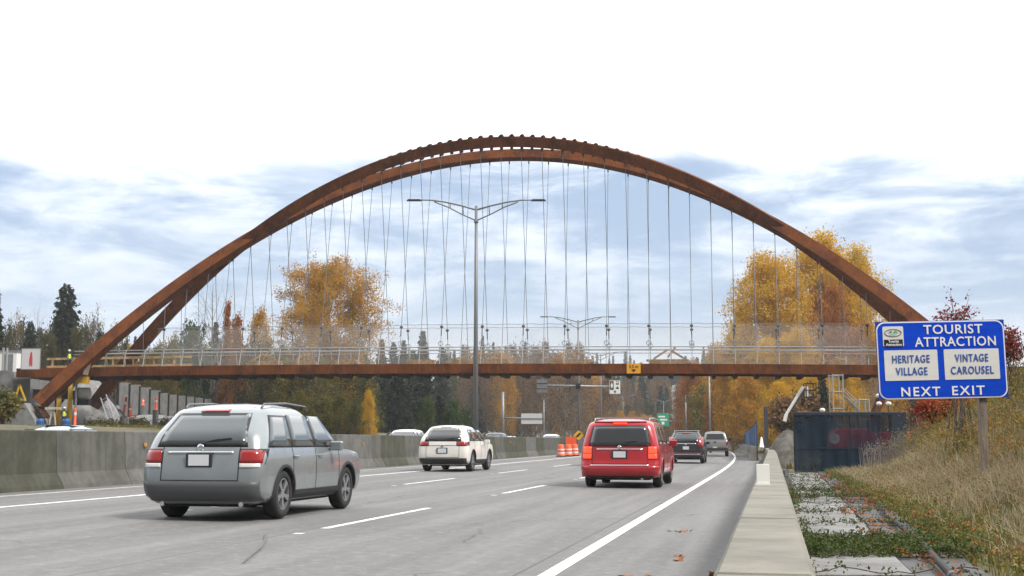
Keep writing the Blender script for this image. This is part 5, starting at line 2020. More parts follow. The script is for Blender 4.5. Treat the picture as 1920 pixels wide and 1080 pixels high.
# boom lift behind the spoil heap
LY = 84
p = P(1478, 800, LY)
root = thing('boom_lift', 'white and black boom lift reaching up beside the gold trees', 'boom lift', (p.x, p.y, 0))
o = Vector((p.x, p.y, 0))
j0, j1, j2, j3 = P(1476, 812, LY) - o, P(1471, 790, LY) - o, P(1474, 777, LY) - o, P(1506, 725, LY) - o
MB().beam(j1, j2, .2, .22, up=(0, 1, 0)).build('riser', M_WHITE, root)
bm_ = MB().beam(j2, j3, .15, .17, up=(0, 1, 0)).build('boom', M_WHITE, root)
MB().beam(j2 + Vector((.16, -.16, -.02)), j3 + Vector((.10, -.16, -.12)), .05, .14, up=(0, 1, 0)).build('hydraulic_line', M_BLK, bm_)
MB().box(j3 + Vector((.22, 0, -.35)), (.16, .3, .7)).build('jib', M_WHITE, root)
bk = j3 + Vector((.42, 0, -.55))
bs = MB()
for dx in (-.32, .32):
    for dy in (-.4, .4):
        bs.beam(bk + Vector((dx, dy, -.15)), bk + Vector((dx, dy, .75)), .05, .05, up=(0, 1, 0))
bs.box(bk + Vector((0, 0, -.15)), (.7, .85, .08))
for zz in (.3, .75):
    for dy in (-.4, .4):
        bs.beam(bk + Vector((-.32, dy, zz)), bk + Vector((.32, dy, zz)), .05, .05)
    for dx in (-.32, .32):
        bs.beam(bk + Vector((dx, -.4, zz)), bk + Vector((dx, .4, zz)), .05, .05)
bs.build('basket', M_DARKST, root)
MB().box(j0 + Vector((.2, 0, -.1)), (1.1, 1.0, .5), taper=.8).build('turntable', M_DARKST, root, bevel=.05)
MB().box((0.2, 0, .55), (2.6, 1.6, .5)).build('chassis', M_DARKST, root)
for x in (-.8, 1.1):
    for y in (-.85, .85):
        M4 = Matrix.Translation((x, y, .45)) @ Matrix.Rotation(PI / 2, 4, 'X')
        MB().lathe([(.15, -.15), (.42, -.15), (.45, 0), (.42, .15), (.15, .15)], 18, M4).build('wheel', M_TYRE, root)

# scaffold stair tower and stair flight under the deck
TY = 98


def scaffold(px0, px1, pyt, lab, dep, lifts, cat='scaffold'):
    a, b = P(px0, 800, TY), P(px1, 800, TY)
    top = P(px0, pyt, TY).z
    root = thing('scaffold_tower', lab, cat, (a.x, TY, -.05))
    w = b.x - a.x
    for x in (0, w):
        for y in (0, dep):
            MB().tube([(x, y, 0), (x, y, top)], .055, 6).build('standard', M_ALU, root)
    for k in range(1, lifts + 1):
        z = top * k / lifts - .1
        mbk = MB()
        for y in (0, dep):
            mbk.tube([(0, y, z), (w, y, z)], .04, 5)
        for x in (0, w):
            mbk.tube([(x, 0, z), (x, dep, z)], .04, 5)
        mbk.build('ledger', M_ALU, root)
    return root, w, top


scaffold(1564, 1583, 700, 'tall slim aluminium scaffold tower reaching up to the deck', 1.2, 5)
scaffold(1612, 1631, 746, 'low aluminium scaffold frame between the stair flight and the sign', 1.2, 3)
a, b = P(1584, 742, TY), P(1612, 770, TY)
root = thing('stair_flight', 'aluminium stair flight sloping down between the two scaffolds', 'stair', b)
d = a - b
for y in (0, .8):
    MB().beam(Vector((0, y, 0)), d + Vector((0, y, 0)), .06, .16, up=(0, 1, 0)).build('stringer', M_ALU, root)
    MB().tube([Vector((0, y, .55)), d + Vector((0, y, .55))], .03, 5).build('handrail', M_ALU, root)
for k in range(1, 9):
    MB().box(d * (k / 9) + Vector((0, .4, 0)), (.2, .8, .03)).build('tread', M_GALV, root)
MB().beam(Vector((0, .4, -2.6)), Vector((0, .4, 0)), .1, .1, up=(0, 1, 0)).build('prop', M_GALV, root)
# work lights: white balloon lamps on thin stands
for px, py, Y, lab in ((1648, 757, 70, 'white balloon lamp left below the blue sign'), (1666, 757, 70, 'white balloon lamp right below the blue sign'), (1647, 742, 72, 'white balloon lamp peeping out at the lower corner of the blue sign'), (1542, 769, 78, 'white lamp cluster just above the dark screen fence'), (1893, 741, 45, 'white balloon lamp at the lower outer corner of the sign above the bank')):
    p = P(px, py, Y)
    gz = ground_z(p.x, p.y)
    root = thing('work_lamp', lab, 'work lamp', (p.x, p.y, gz), 0, 'white work lamps')
    h = p.z - gz
    r_ = 5.2 * Y / F
    MB().lathe([(.02, h - r_ * .7), (r_ * .8, h - r_ * .55), (r_, h - r_ * .05), (r_ * .9, h + r_ * .4), (r_ * .5, h + r_ * .68), (.02, h + r_ * .74)], 18).build('shade', M_WHITE, root, smooth=True)
    MB().tube([(0, 0, 0), (0, 0, h - r_ * .6)], .025, 6).build('stand', M_DARKST, root)

# grey corrugated conduit lying beside the footpath
pts = [Pz(px, py, .12) for px, py in ((1650, 938), (1668, 962), (1700, 985), (1722, 1000), (1742, 1022), (1764, 1044), (1786, 1066), (1812, 1090))]
for q_ in pts:
    q_.z = max(.05, ground_z(q_.x, q_.y) + .1)
root = thing('conduit_pipe', 'grey corrugated conduit snaking along the vine covered footpath edge', 'pipe', pts[4])
fine = []
for a, b in zip(pts, pts[1:]):
    for k in range(22):
        fine.append(a.lerp(b, k / 22) - pts[4])
MB().tube(fine, [.038 if i % 2 else .032 for i in range(len(fine))], 10).build('pipe', mat('conduit_grey', (.075, .075, .075), .9, spec=.1), root, smooth=True)
for i in (60, 130):
    MB().tube([fine[i], fine[i + 3]], .045, 10).build('coupling', M_CONG, root)

# far sound wall, roofs
root = thing('far_sound_wall', 'far blue grey sound wall crossing behind the red minivan roof', 'wall', P(1110, 775, 420))
o = root.location.copy()
for k in range(9):
    a, b = P(1106 + k * 15, 757 - k * .3, 420), P(1106 + (k + 1) * 15 - .6, 757 - k * .3, 420)
    vs = [Vector((a.x, 420, 2)), Vector((b.x, 420, 2)), b, a]
    vs = [v - o for v in vs] + [v - o + Vector((0, .4, 0)) for v in vs]
    MB().add(vs, [(0, 1, 2, 3), (7, 6, 5, 4), (0, 4, 5, 1), (1, 5, 6, 2), (2, 6, 7, 3), (3, 7, 4, 0)]).build('panel', mat('slate_blue_wall', (.13, .17, .23), .8), root)
for px, py, wpx, hpx, Y, lab, c in ((1277, 738, 26, 30, 380, 'far pale house with a white flat roof among the autumn trees', (.5, .48, .44)), (1300, 782, 110, 10, 300, 'long low grey shed far behind the pickup', (.38, .38, .37)), (1125, 778, 50, 22, 400, 'small far white house left of the sound wall', (.55, .56, .58)), (1268, 726, 16, 8, 395, 'far white gable above the pale flat roofed house', (.6, .6, .58))):
    p = P(px, py, Y)
    gz = ground_z(p.x, p.y)
    w = wpx * Y / F
    h = P(px, py - hpx / 2, Y).z - gz
    root = thing('house', lab, 'house', (p.x, p.y, gz))
    MB().box((0, 0, h * .45), (w, w * .5, h * .9)).build('wall', mat('render_%d' % px, c, .8, var=.1), root)
    MB().prism([(-w * .56, h * .88), (w * .56, h * .88), (w * .40, h), (-w * .40, h)], -w * .3, w * .3).build('roof', mat('pale_roof', (.55, .55, .53), .7), root)
    for k in (-.3, 0.05, .3):
        MB().box((w * k, -w * .252, h * .62), (w * .12, .05, h * .18)).build('window', M_GLASS, root)

# worker in a yellow vest at the end of the deck
c = BC + bp(-38.2, -1.2, deck_z(-38.2) + .62)


def figure(base, rz, label, vest, trousers, lean=0.0):
    root = thing('person', label, 'person', base, rz)
    def skin_mesh(name, verts, edges, rad, m, par):
        me = bpy.data.meshes.new(name)
        me.from_pydata(verts, edges, [])
        o = bpy.data.objects.new(name, me)
        COL.objects.link(o)
        o.parent = par
        sk = o.modifiers.new('skin', 'SKIN')
        for i, r_ in enumerate(rad):
            me.skin_vertices[0].data[i].radius = r_ if hasattr(r_, '__len__') else (r_, r_)
        me.skin_vertices[0].data[0].use_root = True
        ss = o.modifiers.new('sub', 'SUBSURF')
        ss.levels = ss.render_levels = 2
        me.materials.append(m)
        return o
    sk = mat('skin_tone', (.42, .24, .16), .6)
    v = [(0, 0, .95), (0, 0, 1.15), (0, .02, 1.38), (0, .01, 1.50), (0, -.01, 1.60), (0, -.02, 1.70),
         (-.20, 0, 1.40), (-.25, -.05, 1.15), (-.20, -.25, 1.00), (-.17, -.32, .98), (.20, 0, 1.40), (.26, 0, 1.14), (.24, -.14, .92), (.23, -.18, .84),
         (-.10, 0, .88), (-.11, -.03, .50), (-.11, .02, .10), (-.11, -.13, .04), (.10, 0, .88), (.11, -.02, .50), (.11, .02, .10), (.11, -.13, .04)]
    e = [(0, 1), (1, 2), (2, 3), (3, 4), (4, 5), (2, 6), (6, 7), (7, 8), (8, 9), (2, 10), (10, 11), (11, 12), (12, 13), (0, 14), (14, 15), (15, 16), (16, 17), (0, 18), (18, 19), (19, 20), (20, 21)]
    r_ = [.15, .14, .17, .06, .085, .075, .07, .05, .04, .035, .07, .05, .04, .035, .10, .07, .05, .045, .10, .07, .05, .045]
    skin_mesh('body', v, e, r_, mat('work_navy', trousers, .8), root)
    skin_mesh('vest', [(0, 0, .92), (0, 0, 1.15), (0, .02, 1.36), (0, .01, 1.45)], [(0, 1), (1, 2), (2, 3)], [(.19, .155), (.18, .15), (.22, .16), (.12, .09)], mat('hi_vis_yellow', vest, .6), root)
    skin_mesh('face', [(0, -.02, 1.56), (0, -.03, 1.64), (0, -.02, 1.71)], [(0, 1), (1, 2)], [.07, .09, .08], sk, root)
    MB().lathe([(.125, 1.69), (.13, 1.70), (.115, 1.75), (.08, 1.80), (.01, 1.815)], 16).build('hard_hat', M_WHITE, root, smooth=True)
    for sg, p in ((-1, (-.17, -.34, .97)), (1, (.23, -.19, .80))):
        mbk = MB()
        for k in range(4):
            x = p[0] - .03 + .02 * k
            mbk.tube([(x, p[1], p[2]), (x, p[1] - .03, p[2] - .04 - .005 * (k in (1, 2))), (x, p[1] - .02, p[2] - .08)], [.011, .010, .008], 6)
        mbk.tube([(p[0] - sg * .035, p[1], p[2] + .02), (p[0] - sg * .06, p[1] - .03, p[2] - .02)], [.012, .009], 6)
        mbk.build('hand', sk, root, smooth=True)
    return root


figure(c, .6, 'person in a bright yellow hi-vis vest and hard hat standing at the deck railing', (.62, .80, .05), (.02, .025, .04))
p = P(120, 785, 108)
figure(Vector((p.x, p.y, ground_z(p.x, p.y))), .2, 'person in an orange and yellow vest working between the yellow posts', (.62, .80, .05), (.30, .10, .03))
# ================================================================== trees, shrubs, grass
M_BARK = mat('bark', (0.10, 0.085, 0.07), .9, var=.4, scale=4)
M_BARKG = mat('grey_bark', (0.19, 0.175, 0.155), .9, var=.35, scale=4)
M_BARKW = mat('pale_bark', (0.40, 0.38, 0.35), .8, var=.3, scale=3)
G_GOLD = [(.42, .23, .016), (.60, .35, .02), (.70, .45, .03), (.56, .37, .026), (.36, .30, .035)]
G_OCHRE = [(.27, .15, .02), (.44, .23, .022), (.54, .29, .026), (.40, .24, .03), (.24, .19, .035)]
G_ORANGE = [(.24, .075, .012), (.36, .13, .02), (.40, .165, .03), (.28, .10, .02), (.18, .09, .03)]
G_OLIVE = [(.035, .045, .012), (.075, .080, .018), (.16, .14, .022), (.27, .19, .022), (.07, .075, .02)]
G_OLIVED = [(.028, .032, .012), (.05, .055, .018), (.085, .078, .02), (.13, .095, .022), (.045, .045, .018)]
G_BROWN = [(.10, .065, .035), (.17, .105, .05), (.24, .13, .05), (.14, .095, .05), (.09, .07, .045)]
G_RED = [(.22, .03, .012), (.36, .06, .02), (.42, .11, .025), (.26, .05, .02), (.16, .04, .02)]
G_CRIM = [(.16, .022, .018), (.26, .035, .025), (.20, .03, .02), (.12, .02, .018)]
G_FIR = [(.012, .022, .012), (.022, .036, .018), (.034, .050, .024), (.018, .030, .018)]
G_FIRB = [(.020, .034, .026), (.035, .055, .040), (.050, .072, .050), (.028, .046, .034)]
G_GREEN = [(.02, .045, .012), (.04, .075, .018), (.065, .10, .024), (.03, .055, .015)]
LM = {k: leafmat('leaf_' + k, v, .45 if k in ('gold', 'ochre', 'orange') else .3) for k, v in dict(gold=G_GOLD, ochre=G_OCHRE, orange=G_ORANGE, olive=G_OLIVE, olive_dark=G_OLIVED, brown=G_BROWN, red=G_RED, crimson=G_CRIM, fir=G_FIR, fir_blue=G_FIRB, green=G_GREEN).items()}


def unit(v):
    return v / (np.linalg.norm(v) + 1e-9)


def leaf_cloud(rng, centres, sig, n, size, flat=0.0):
    """n leaf sprays about each centre -> verts, quads"""
    C = np.repeat(np.asarray(centres), n, axis=0)
    k = len(C)
    p = C + rng.normal(0, 1, (k, 3)) * sig
    d1 = rng.normal(0, 1, (k, 3))
    d1 /= np.linalg.norm(d1, axis=1)[:, None]
    d2 = np.cross(d1, rng.normal(0, 1, (k, 3)))
    d2 /= np.linalg.norm(d2, axis=1)[:, None] + 1e-9
    s = rng.uniform(.6, 1.25, (k, 1)) * size
    a, b = d1 * s, d2 * s * .62
    v = np.stack([p - a, p + b, p + a * .9, p - b], 1).reshape(-1, 3)
    q = np.arange(4 * k).reshape(-1, 4)
    return v, q


class Sticks:
    def __init__(s, n=4):
        s.v, s.q, s.n, s.c = [], [], n, 0

    def add(s, pts, rad):
        n = s.n
        pts = np.asarray(pts)
        k = len(pts)
        d = np.gradient(pts, axis=0)
        ref = np.array([.31, .22, .9])
        for i in range(k):
            t = unit(d[i])
            a = np.cross(t, ref)
            if np.linalg.norm(a) < .1:
                a = np.cross(t, np.array([1.0, 0, 0]))
            a = unit(a)
            b = np.cross(t, a)
            for j in range(n):
                an = 2 * PI * j / n
                s.v.append(pts[i] + (a * math.cos(an) + b * math.sin(an)) * rad[i])
        for i in range(k - 1):
            for j in range(n):
                j2 = (j + 1) % n
                s.q.append((s.c + i * n + j, s.c + i * n + j2, s.c + (i + 1) * n + j2, s.c + (i + 1) * n + j))
        s.c += k * n


def broad_skeleton(rng, H, prof, nl=24, up=.9, start=.18, wander=.05, sub=6, tw=3, tip_frac=.42, fork=False, ns=4):
    """trunk with limbs under a crown profile; prof(t) = crown radius at height fraction t. Returns sticks and the twig ends."""
    st = Sticks(ns)
    tips = []
    r0 = H * .016 + .03
    m = 14
    tr = np.zeros((m, 3))
    w = np.cumsum(rng.normal(0, wander * H / m, (m, 2)), axis=0)
    tr[:, 2] = np.linspace(0, H * .95, m)
    tr[1:, :2] = w[1:]
    rad = np.linspace(r0, r0 * .12, m)
    rad[0] *= 1.35
    st.add(tr, rad)
    for i in range(nl):
        t = start + (1 - start) * ((i + rng.uniform(0, .9)) / nl) ** .9
        base_t = max(.05, t - (.10 + .12 * rng.random()) * up)
        b = np.array([np.interp(base_t * H, tr[:, 2], tr[:, k]) for k in range(3)])
        az = i * 2.39996 + rng.uniform(-.5, .5)
        rr = prof(t) * rng.uniform(.62, 1.12)
        cx, cy = np.interp(t * H, tr[:, 2], tr[:, 0]), np.interp(t * H, tr[:, 2], tr[:, 1])
        tip = np.array([cx + rr * math.cos(az), cy + rr * math.sin(az), t * H + rng.normal(0, .02 * H)])
        mid = b * .5 + tip * .5 + np.array([0, 0, -.05 * rr]) + rng.normal(0, .05 * rr + .01, 3)
        pts = [b, b * .72 + mid * .28 + rng.normal(0, .02 * rr + .005, 3), mid, mid * .5 + tip * .5 + rng.normal(0, .04 * rr + .005, 3), tip]
        lr = max(.012, r0 * (1 - base_t) * .55)
        st.add(pts, np.linspace(lr, lr * .2, 5))
        P5 = np.array(pts)
        for j in range(sub):
            f = tip_frac + (1 - tip_frac) * (j + rng.random()) / sub
            q = np.array([np.interp(f * 4, range(5), P5[:, k]) for k in range(3)])
            d = unit(tip - b) * .5 + unit(rng.normal(0, 1, 3)) * .9 + np.array([0, 0, .35 * up])
            ln = (rr * .45 + .04 * H) * rng.uniform(.45, 1.0)
            e = q + unit(d) * ln
            st.add([q, (q + e) / 2 + rng.normal(0, .06 * ln, 3), e], [lr * .35, lr * .2, lr * .08])
            for k in range(tw):
                f2 = rng.uniform(.35, 1)
                q2 = q * (1 - f2) + e * f2
                e2 = q2 + unit(unit(d) * .6 + unit(rng.normal(0, 1, 3))) * ln * rng.uniform(.3, .65)
                if ns == 3 or tw > 3:
                    st.add([q2, e2], [lr * .12, lr * .05])
                tips.append(e2)
            tips.append(e)
        tips.append(tip)
    return st, np.array(tips)


def make_tree(name, seed, H, prof, leaf, bark=None, nl=24, n=10, size=.22, sig=.38, drop=0.0, up=.9, start=.18, sub=6, tw=3, wander=.05, sparse=0.0, tip_frac=.42):
    rng = np.random.default_rng(seed)
    root = thing(name, 'x', 'tree')
    st, tips = broad_skeleton(rng, H, prof, nl, up, start, wander, sub, tw, tip_frac)
    fastmesh('trunk', st.v, st.q, bark or M_BARK, root, smooth=True)
    if drop:
        tips = tips[rng.random(len(tips)) > drop]
    v, q = leaf_cloud(rng, tips, sig, n, size)
    fastmesh('crown', v, q, LM[leaf], root)
    return root


def make_conifer(name, seed, H, Rr, leaf, dens=1.0, size=.42, start=.06, power=.9, ragged=.25):
    rng = np.random.default_rng(seed)
    root = thing(name, 'x', 'tree')
    st = Sticks(5)
    m = 8
    tr = np.zeros((m, 3))
    tr[:, 2] = np.linspace(0, H, m)
    tr[1:, :2] += rng.normal(0, .02, (m - 1, 2))
    st.add(tr, np.linspace(H * .014 + .03, .02, m))
    V = []
    z = start * H
    az = 0
    lob = rng.uniform(0, 6.28, 4)
    while z < H * .99:
        t = z / H
        rad = Rr * (1 - t) ** power + .08
        nb = int(6 * dens * (.5 + .5 * (1 - t))) + 3
        for k in range(nb):
            az += 2.39996 / 2 + rng.uniform(-.35, .35)
            lump = 1 + ragged * (math.sin(az * 2 + lob[0] + z * .9) * .5 + math.sin(az * 3 + lob[1] - z * 1.7) * .5)
            rr = rad * lump * rng.uniform(1 - 1.6 * ragged, 1 + ragged * .5)
            dirv = np.array([math.cos(az), math.sin(az), 0])
            droop = rng.uniform(-.05, .32) * (1 - t) - .6 * max(0, t - .75)
            tip = np.array([0, 0, z]) + dirv * rr + np.array([0, 0, -droop * rr])
            if k % 3 == 0:
                st.add([np.array([0, 0, z]), tip], [.03 * (1 - t) + .01, .006])
            ns = max(2, int(rr / .24))
            side = np.array([-dirv[1], dirv[0], 0])
            for j in range(ns):
                f = .25 + .75 * (j + rng.random()) / ns
                c = np.array([0, 0, z]) * (1 - f) + tip * f
                for sgn in (-1, 0, 1):
                    d = unit(dirv * .9 + side * sgn * rng.uniform(.4, 1.3) + np.array([0, 0, rng.uniform(-.7, .1)]))
                    ln = size * rng.uniform(.55, 1.3) * (.45 + .55 * min(1, rr))
                    b = unit(np.cross(d, rng.normal(0, .6, 3) + np.array([0, 0, 1.0]))) * ln * .30
                    p0 = c + rng.normal(0, .08, 3)
                    V += [p0 - b * .4, p0 + d * ln * .45 - b, p0 + d * ln, p0 + d * ln * .45 + b]
        z += .16 + .012 * H * (.4 + (1 - t)) * rng.uniform(.7, 1.2) * .5
    fastmesh('trunk', st.v, st.q, M_BARK, root, smooth=True)
    fastmesh('crown', np.array(V), np.arange(len(V)).reshape(-1, 4), LM[leaf], root)
    return root


def make_bare(name, seed, H, prof, bark, nl=26, leaf=None, n=0, size=.12):
    rng = np.random.default_rng(seed)
    root = thing(name, 'x', 'tree')
    st, tips = broad_skeleton(rng, H, prof, nl, 1.1, .2, .04, 7, 5, .3)
    fastmesh('trunk', st.v, st.q, bark, root)
    if leaf:
        t2 = tips[rng.random(len(tips)) < .35]
        v, q = leaf_cloud(rng, t2, .25, n, size)
        fastmesh('crown', v, q, LM[leaf], root)
    return root


def egg(rmax, low=.35, hi=1.0, peak=.45, p=.6):
    def f(t):
        if t < peak:
            return rmax * (low + (1 - low) * (t / peak) ** .8)
        return rmax * max(.06, (1 - ((t - peak) / (hi - peak)) ** 1.8)) ** p if t < hi else rmax * .06
    return f


PROTO = {}


def place(proto, name, x, y, H, W, label, group=None, rz=0.0, sink=.1):
    """H, W: the height and width wanted; the first of a kind moves the prototype itself"""
    root, h0, w0 = PROTO[proto]
    z = ground_z(x, y) - sink
    sc = (W / w0, W / w0, H / h0)
    if root.get('used'):
        o = dup(root, (x, y, z), rz, sc, label, group, 'tree')
        if 'used' in o:
            del o['used']
    else:
        o = root
        o['used'] = 1
        o.location, o.rotation_euler, o.scale = (x, y, z), (0, 0, rz), sc
        tag(o, label, 'tree', group)
    o.name = name
    return o


def at(px, top, Y):
    """x of the pixel column at that distance and the height that reaches the pixel row"""
    p = P(px, top, Y)
    return p.x, p.z - ground_z(p.x, Y) + .1


def plant(proto, name, px, top, wpx, Y, label, group=None, rz=None):
    x, H = at(px, top, Y)
    W = wpx * Y / F / CP
    return place(proto, name, x, Y, H, W, label, group, (px * 1.7) % 6.28 if rz is None else rz)


def reg(key, root, H, W):
    PROTO[key] = (root, H, W)


# prototypes
reg('cottonwood', make_tree('cottonwood_tree', 11, 18, egg(5.2, .55, 1.02, .60, .5), 'ochre', M_BARKG, nl=50, n=34, size=.10, sig=.30, sub=9, tw=4, drop=.10, up=1.1, start=.26, wander=.06), 18, 11.5)
reg('gold_a', make_tree('poplar_tree', 12, 22, egg(4.3, .55, 1.02, .38, .62), 'gold', M_BARKG, nl=50, n=30, size=.125, sig=.40, sub=8, tw=3, up=1.3, start=.12), 22, 9.4)
reg('gold_b', make_tree('poplar_tree', 13, 22, egg(4.2, .6, 1.02, .32, .7), 'gold', M_BARKG, nl=50, n=28, size=.125, sig=.40, sub=8, tw=3, up=1.3, start=.10), 22, 9.2)
reg('orange', make_tree('maple_tree', 14, 12, egg(4.4, .55, 1.0, .42), 'orange', M_BARK, nl=28, n=20, size=.165, sig=.36, start=.12), 12, 9.6)
reg('olive', make_tree('alder_tree', 15, 11, egg(4.0, .7, 1.0, .38), 'olive', M_BARK, nl=28, n=17, size=.165, sig=.40, start=.06), 11, 9.0)
reg('olive_dark', make_tree('alder_tree', 16, 11, egg(4.0, .75, 1.0, .40), 'olive_dark', M_BARK, nl=28, n=9, size=.19, sig=.40, start=.05, drop=.1), 11, 9.0)
reg('ochre', make_tree('birch_tree', 17, 12, egg(3.4, .55, 1.0, .4), 'ochre', M_BARKG, nl=28, n=16, size=.15, sig=.34, start=.14, drop=.08), 12, 7.6)
reg('brown', make_tree('alder_tree', 18, 15, egg(3.4, .6, 1.0, .45), 'brown', M_BARKG, nl=28, n=7, size=.20, sig=.40, start=.18, drop=.15, up=1.2), 15, 8.0)
reg('green', make_tree('cedar_tree', 19, 9, egg(2.9, .8, 1.0, .3), 'green', M_BARK, nl=26, n=11, size=.20, sig=.34, start=.04), 9, 6.6)
reg('red', make_tree('maple_tree', 20, 8, egg(2.8, .6, 1.0, .45), 'red', M_BARK, nl=22, n=11, size=.17, sig=.3, start=.12), 8, 6.4)
reg('fir', make_conifer('fir_tree', 21, 20, 3.3, 'fir', 1.15, .80), 20, 6.4)
reg('fir_b', make_conifer('fir_tree', 22, 20, 3.0, 'fir_blue', 1.05, .80, ragged=.3), 20, 5.8)
reg('fir_wide', make_conifer('fir_tree', 23, 14, 3.8, 'fir', 1.5, .62, power=.62, ragged=.34), 14, 7.2)
reg('bare', make_bare('bare_tree', 24, 13, egg(4.2, .4, 1.02, .6), M_BARKG, 28), 13, 9.0)
reg('bare_b', make_bare('bare_tree', 25, 13, egg(3.4, .4, 1.02, .55), M_BARKG, 24, 'brown', 2, .14), 13, 7.4)
reg('spire', make_tree('larch_tree', 26, 9, egg(1.25, .7, 1.0, .25, .8), 'orange', M_BARK, nl=26, n=9, size=.15, sig=.22, start=.08, sub=5), 9, 2.8)

# ---- trees, nearest first
plant('cottonwood', 'cottonwood_tree', 610, 496, 205, 142, 'tall thinning golden brown cottonwood standing alone behind the left half of the hangers')
plant('gold_a', 'poplar_tree', 1440, 476, 175, 150, 'broad golden poplar at the edge of the row, left of the tallest')
plant('gold_b', 'poplar_tree', 1530, 446, 185, 156, 'tallest golden poplar crossed by the lower right arch')
plant('gold_a', 'poplar_tree', 1595, 468, 150, 160, 'golden poplar beside the tallest, toward the blue sign', rz=2.2)
plant('orange', 'maple_tree', 1560, 540, 110, 138, 'bright orange gold tree under the arch, in front of the poplars')
gp = 'gold trees filling the slope under the right half of the deck'
for px, top, w, Y, k in ((1395, 590, 80, 170, 'gold_b'), (1340, 650, 90, 195, 'ochre'), (1300, 680, 80, 200, 'orange'), (1370, 660, 90, 150, 'ochre'), (1430, 640, 100, 138, 'gold_b'), (1490, 620, 100, 135, 'gold_a'),
                      (1620, 610, 80, 140, 'ochre'), (1535, 690, 90, 128, 'gold_a'), (1400, 705, 90, 132, 'ochre'), (1350, 715, 70, 165, 'orange'), (1455, 720, 80, 126, 'gold_b'), (1590, 680, 80, 132, 'gold_b'),
                      (1660, 640, 90, 150, 'ochre'), (1720, 660, 90, 160, 'orange'), (1320, 730, 70, 185, 'olive')):
    plant(k, 'poplar_tree' if 'gold' in k else 'birch_tree' if k == 'ochre' else 'maple_tree' if k == 'orange' else 'alder_tree', px, top, w, Y, 'yellow and orange autumn tree in the thicket below the right half of the deck', gp)
plant('fir_wide', 'fir_tree', 1542, 706, 42, 118, 'small dark green fir under the deck beside the scaffold tower')
plant('bare', 'bare_tree', 1632, 612, 46, 120, 'pale bare tree close to the corner of the blue sign')
plant('bare', 'bare_tree', 400, 520, 110, 150, 'bare grey tree rising above the netting left of the cottonwood')
plant('spire', 'larch_tree', 427, 572, 26, 148, 'narrow bright orange spire tree beside the bare tree')
plant('spire', 'larch_tree', 446, 596, 34, 146, 'second orange spire tree, shorter and broader than the first')
plant('ochre', 'birch_tree', 486, 586, 62, 150, 'yellow brown upright tree between the orange spires and the cottonwood')
plant('green', 'cedar_tree', 362, 612, 66, 150, 'green bushy tree below the bare tree')
plant('fir_b', 'fir_tree', 405, 602, 52, 156, 'dark fir between the green bush and the orange spire')
plant('olive', 'alder_tree', 325, 640, 60, 155, 'olive tree low behind the crossing of the two left arch feet')
plant('fir', 'fir_tree', 254, 628, 28, 190, 'small lone fir between the two left arch legs')
# far left wood
plant('fir_wide', 'fir_tree', 126, 530, 92, 158, 'big ragged dark fir standing highest above the left end of the deck')
plant('fir', 'fir_tree', -4, 536, 50, 140, 'dark fir cut by the picture edge behind the site hut')
plant('bare_b', 'bare_tree', 30, 580, 50, 160, 'bare grey tree next to the fir at the picture edge')
plant('bare', 'bare_tree', 72, 566, 60, 165, 'bare tree between the picture edge and the big ragged fir')
plant('bare_b', 'bare_tree', 178, 572, 60, 160, 'thin bare tree growing into the big ragged fir')
plant('bare_b', 'bare_tree', 216, 600, 50, 160, 'low bare tree just left of the front arch leg')
gl = 'dark undergrowth trees behind the left end of the deck'
for px, top, w, Y, k in ((0, 618, 60, 158, 'olive_dark'), (40, 606, 60, 166, 'olive_dark'), (75, 612, 64, 168, 'fir_wide'), (108, 606, 64, 166, 'olive_dark'), (138, 616, 64, 168, 'olive'), (172, 606, 60, 168, 'olive_dark'), (202, 622, 56, 166, 'fir_wide'), (236, 640, 56, 168, 'olive_dark'), (270, 650, 56, 170, 'olive_dark'), (300, 655, 56, 168, 'olive'), (20, 612, 50, 150, 'olive_dark'), (58, 600, 56, 152, 'fir_wide'), (92, 622, 60, 150, 'olive_dark'), (150, 612, 60, 150, 'olive_dark'), (190, 620, 54, 152, 'fir_wide'), (212, 632, 50, 150, 'olive_dark'), (-30, 600, 60, 150, 'olive_dark')):
    plant(k, 'fir_tree' if 'fir' in k else 'alder_tree', px, top, w, Y, 'dark green tree in the low wood behind the left end of the deck', gl)
# under the deck, left of the middle
gm = 'olive and ochre trees under the left half of the deck'
rng = random.Random(17)
for i, px in enumerate(range(250, 700, 22)):
    k = rng.choice(['olive', 'olive', 'olive_dark', 'olive', 'ochre', 'olive', 'brown'])
    if 440 < px < 520:
        k = 'olive_dark'
    if px > 600:
        k = rng.choice(['olive', 'olive', 'olive'])
    plant(k, 'birch_tree' if k == 'ochre' else 'alder_tree', px + rng.uniform(-6, 6), rng.uniform(640, 690), rng.uniform(62, 84), rng.uniform(158, 176) if px < 450 else rng.uniform(126, 146), 'olive and yellow tree in the thicket below the left half of the deck', gm)
for px, top, w, Y, k in ((560, 735, 60, 116, 'olive'), (600, 742, 56, 118, 'olive'), (640, 738, 56, 116, 'olive'), (512, 740, 56, 130, 'olive_dark'), (470, 742, 60, 152, 'olive_dark'), (664, 756, 40, 114, 'olive'), (692, 735, 30, 122, 'gold_b')):
    plant(k, 'birch_tree' if k == 'ochre' else 'maple_tree' if k == 'orange' else 'alder_tree', px, top, w, Y, 'low yellow green bush tree at the foot of the thicket behind the median wall', 'low bush trees behind the median wall')
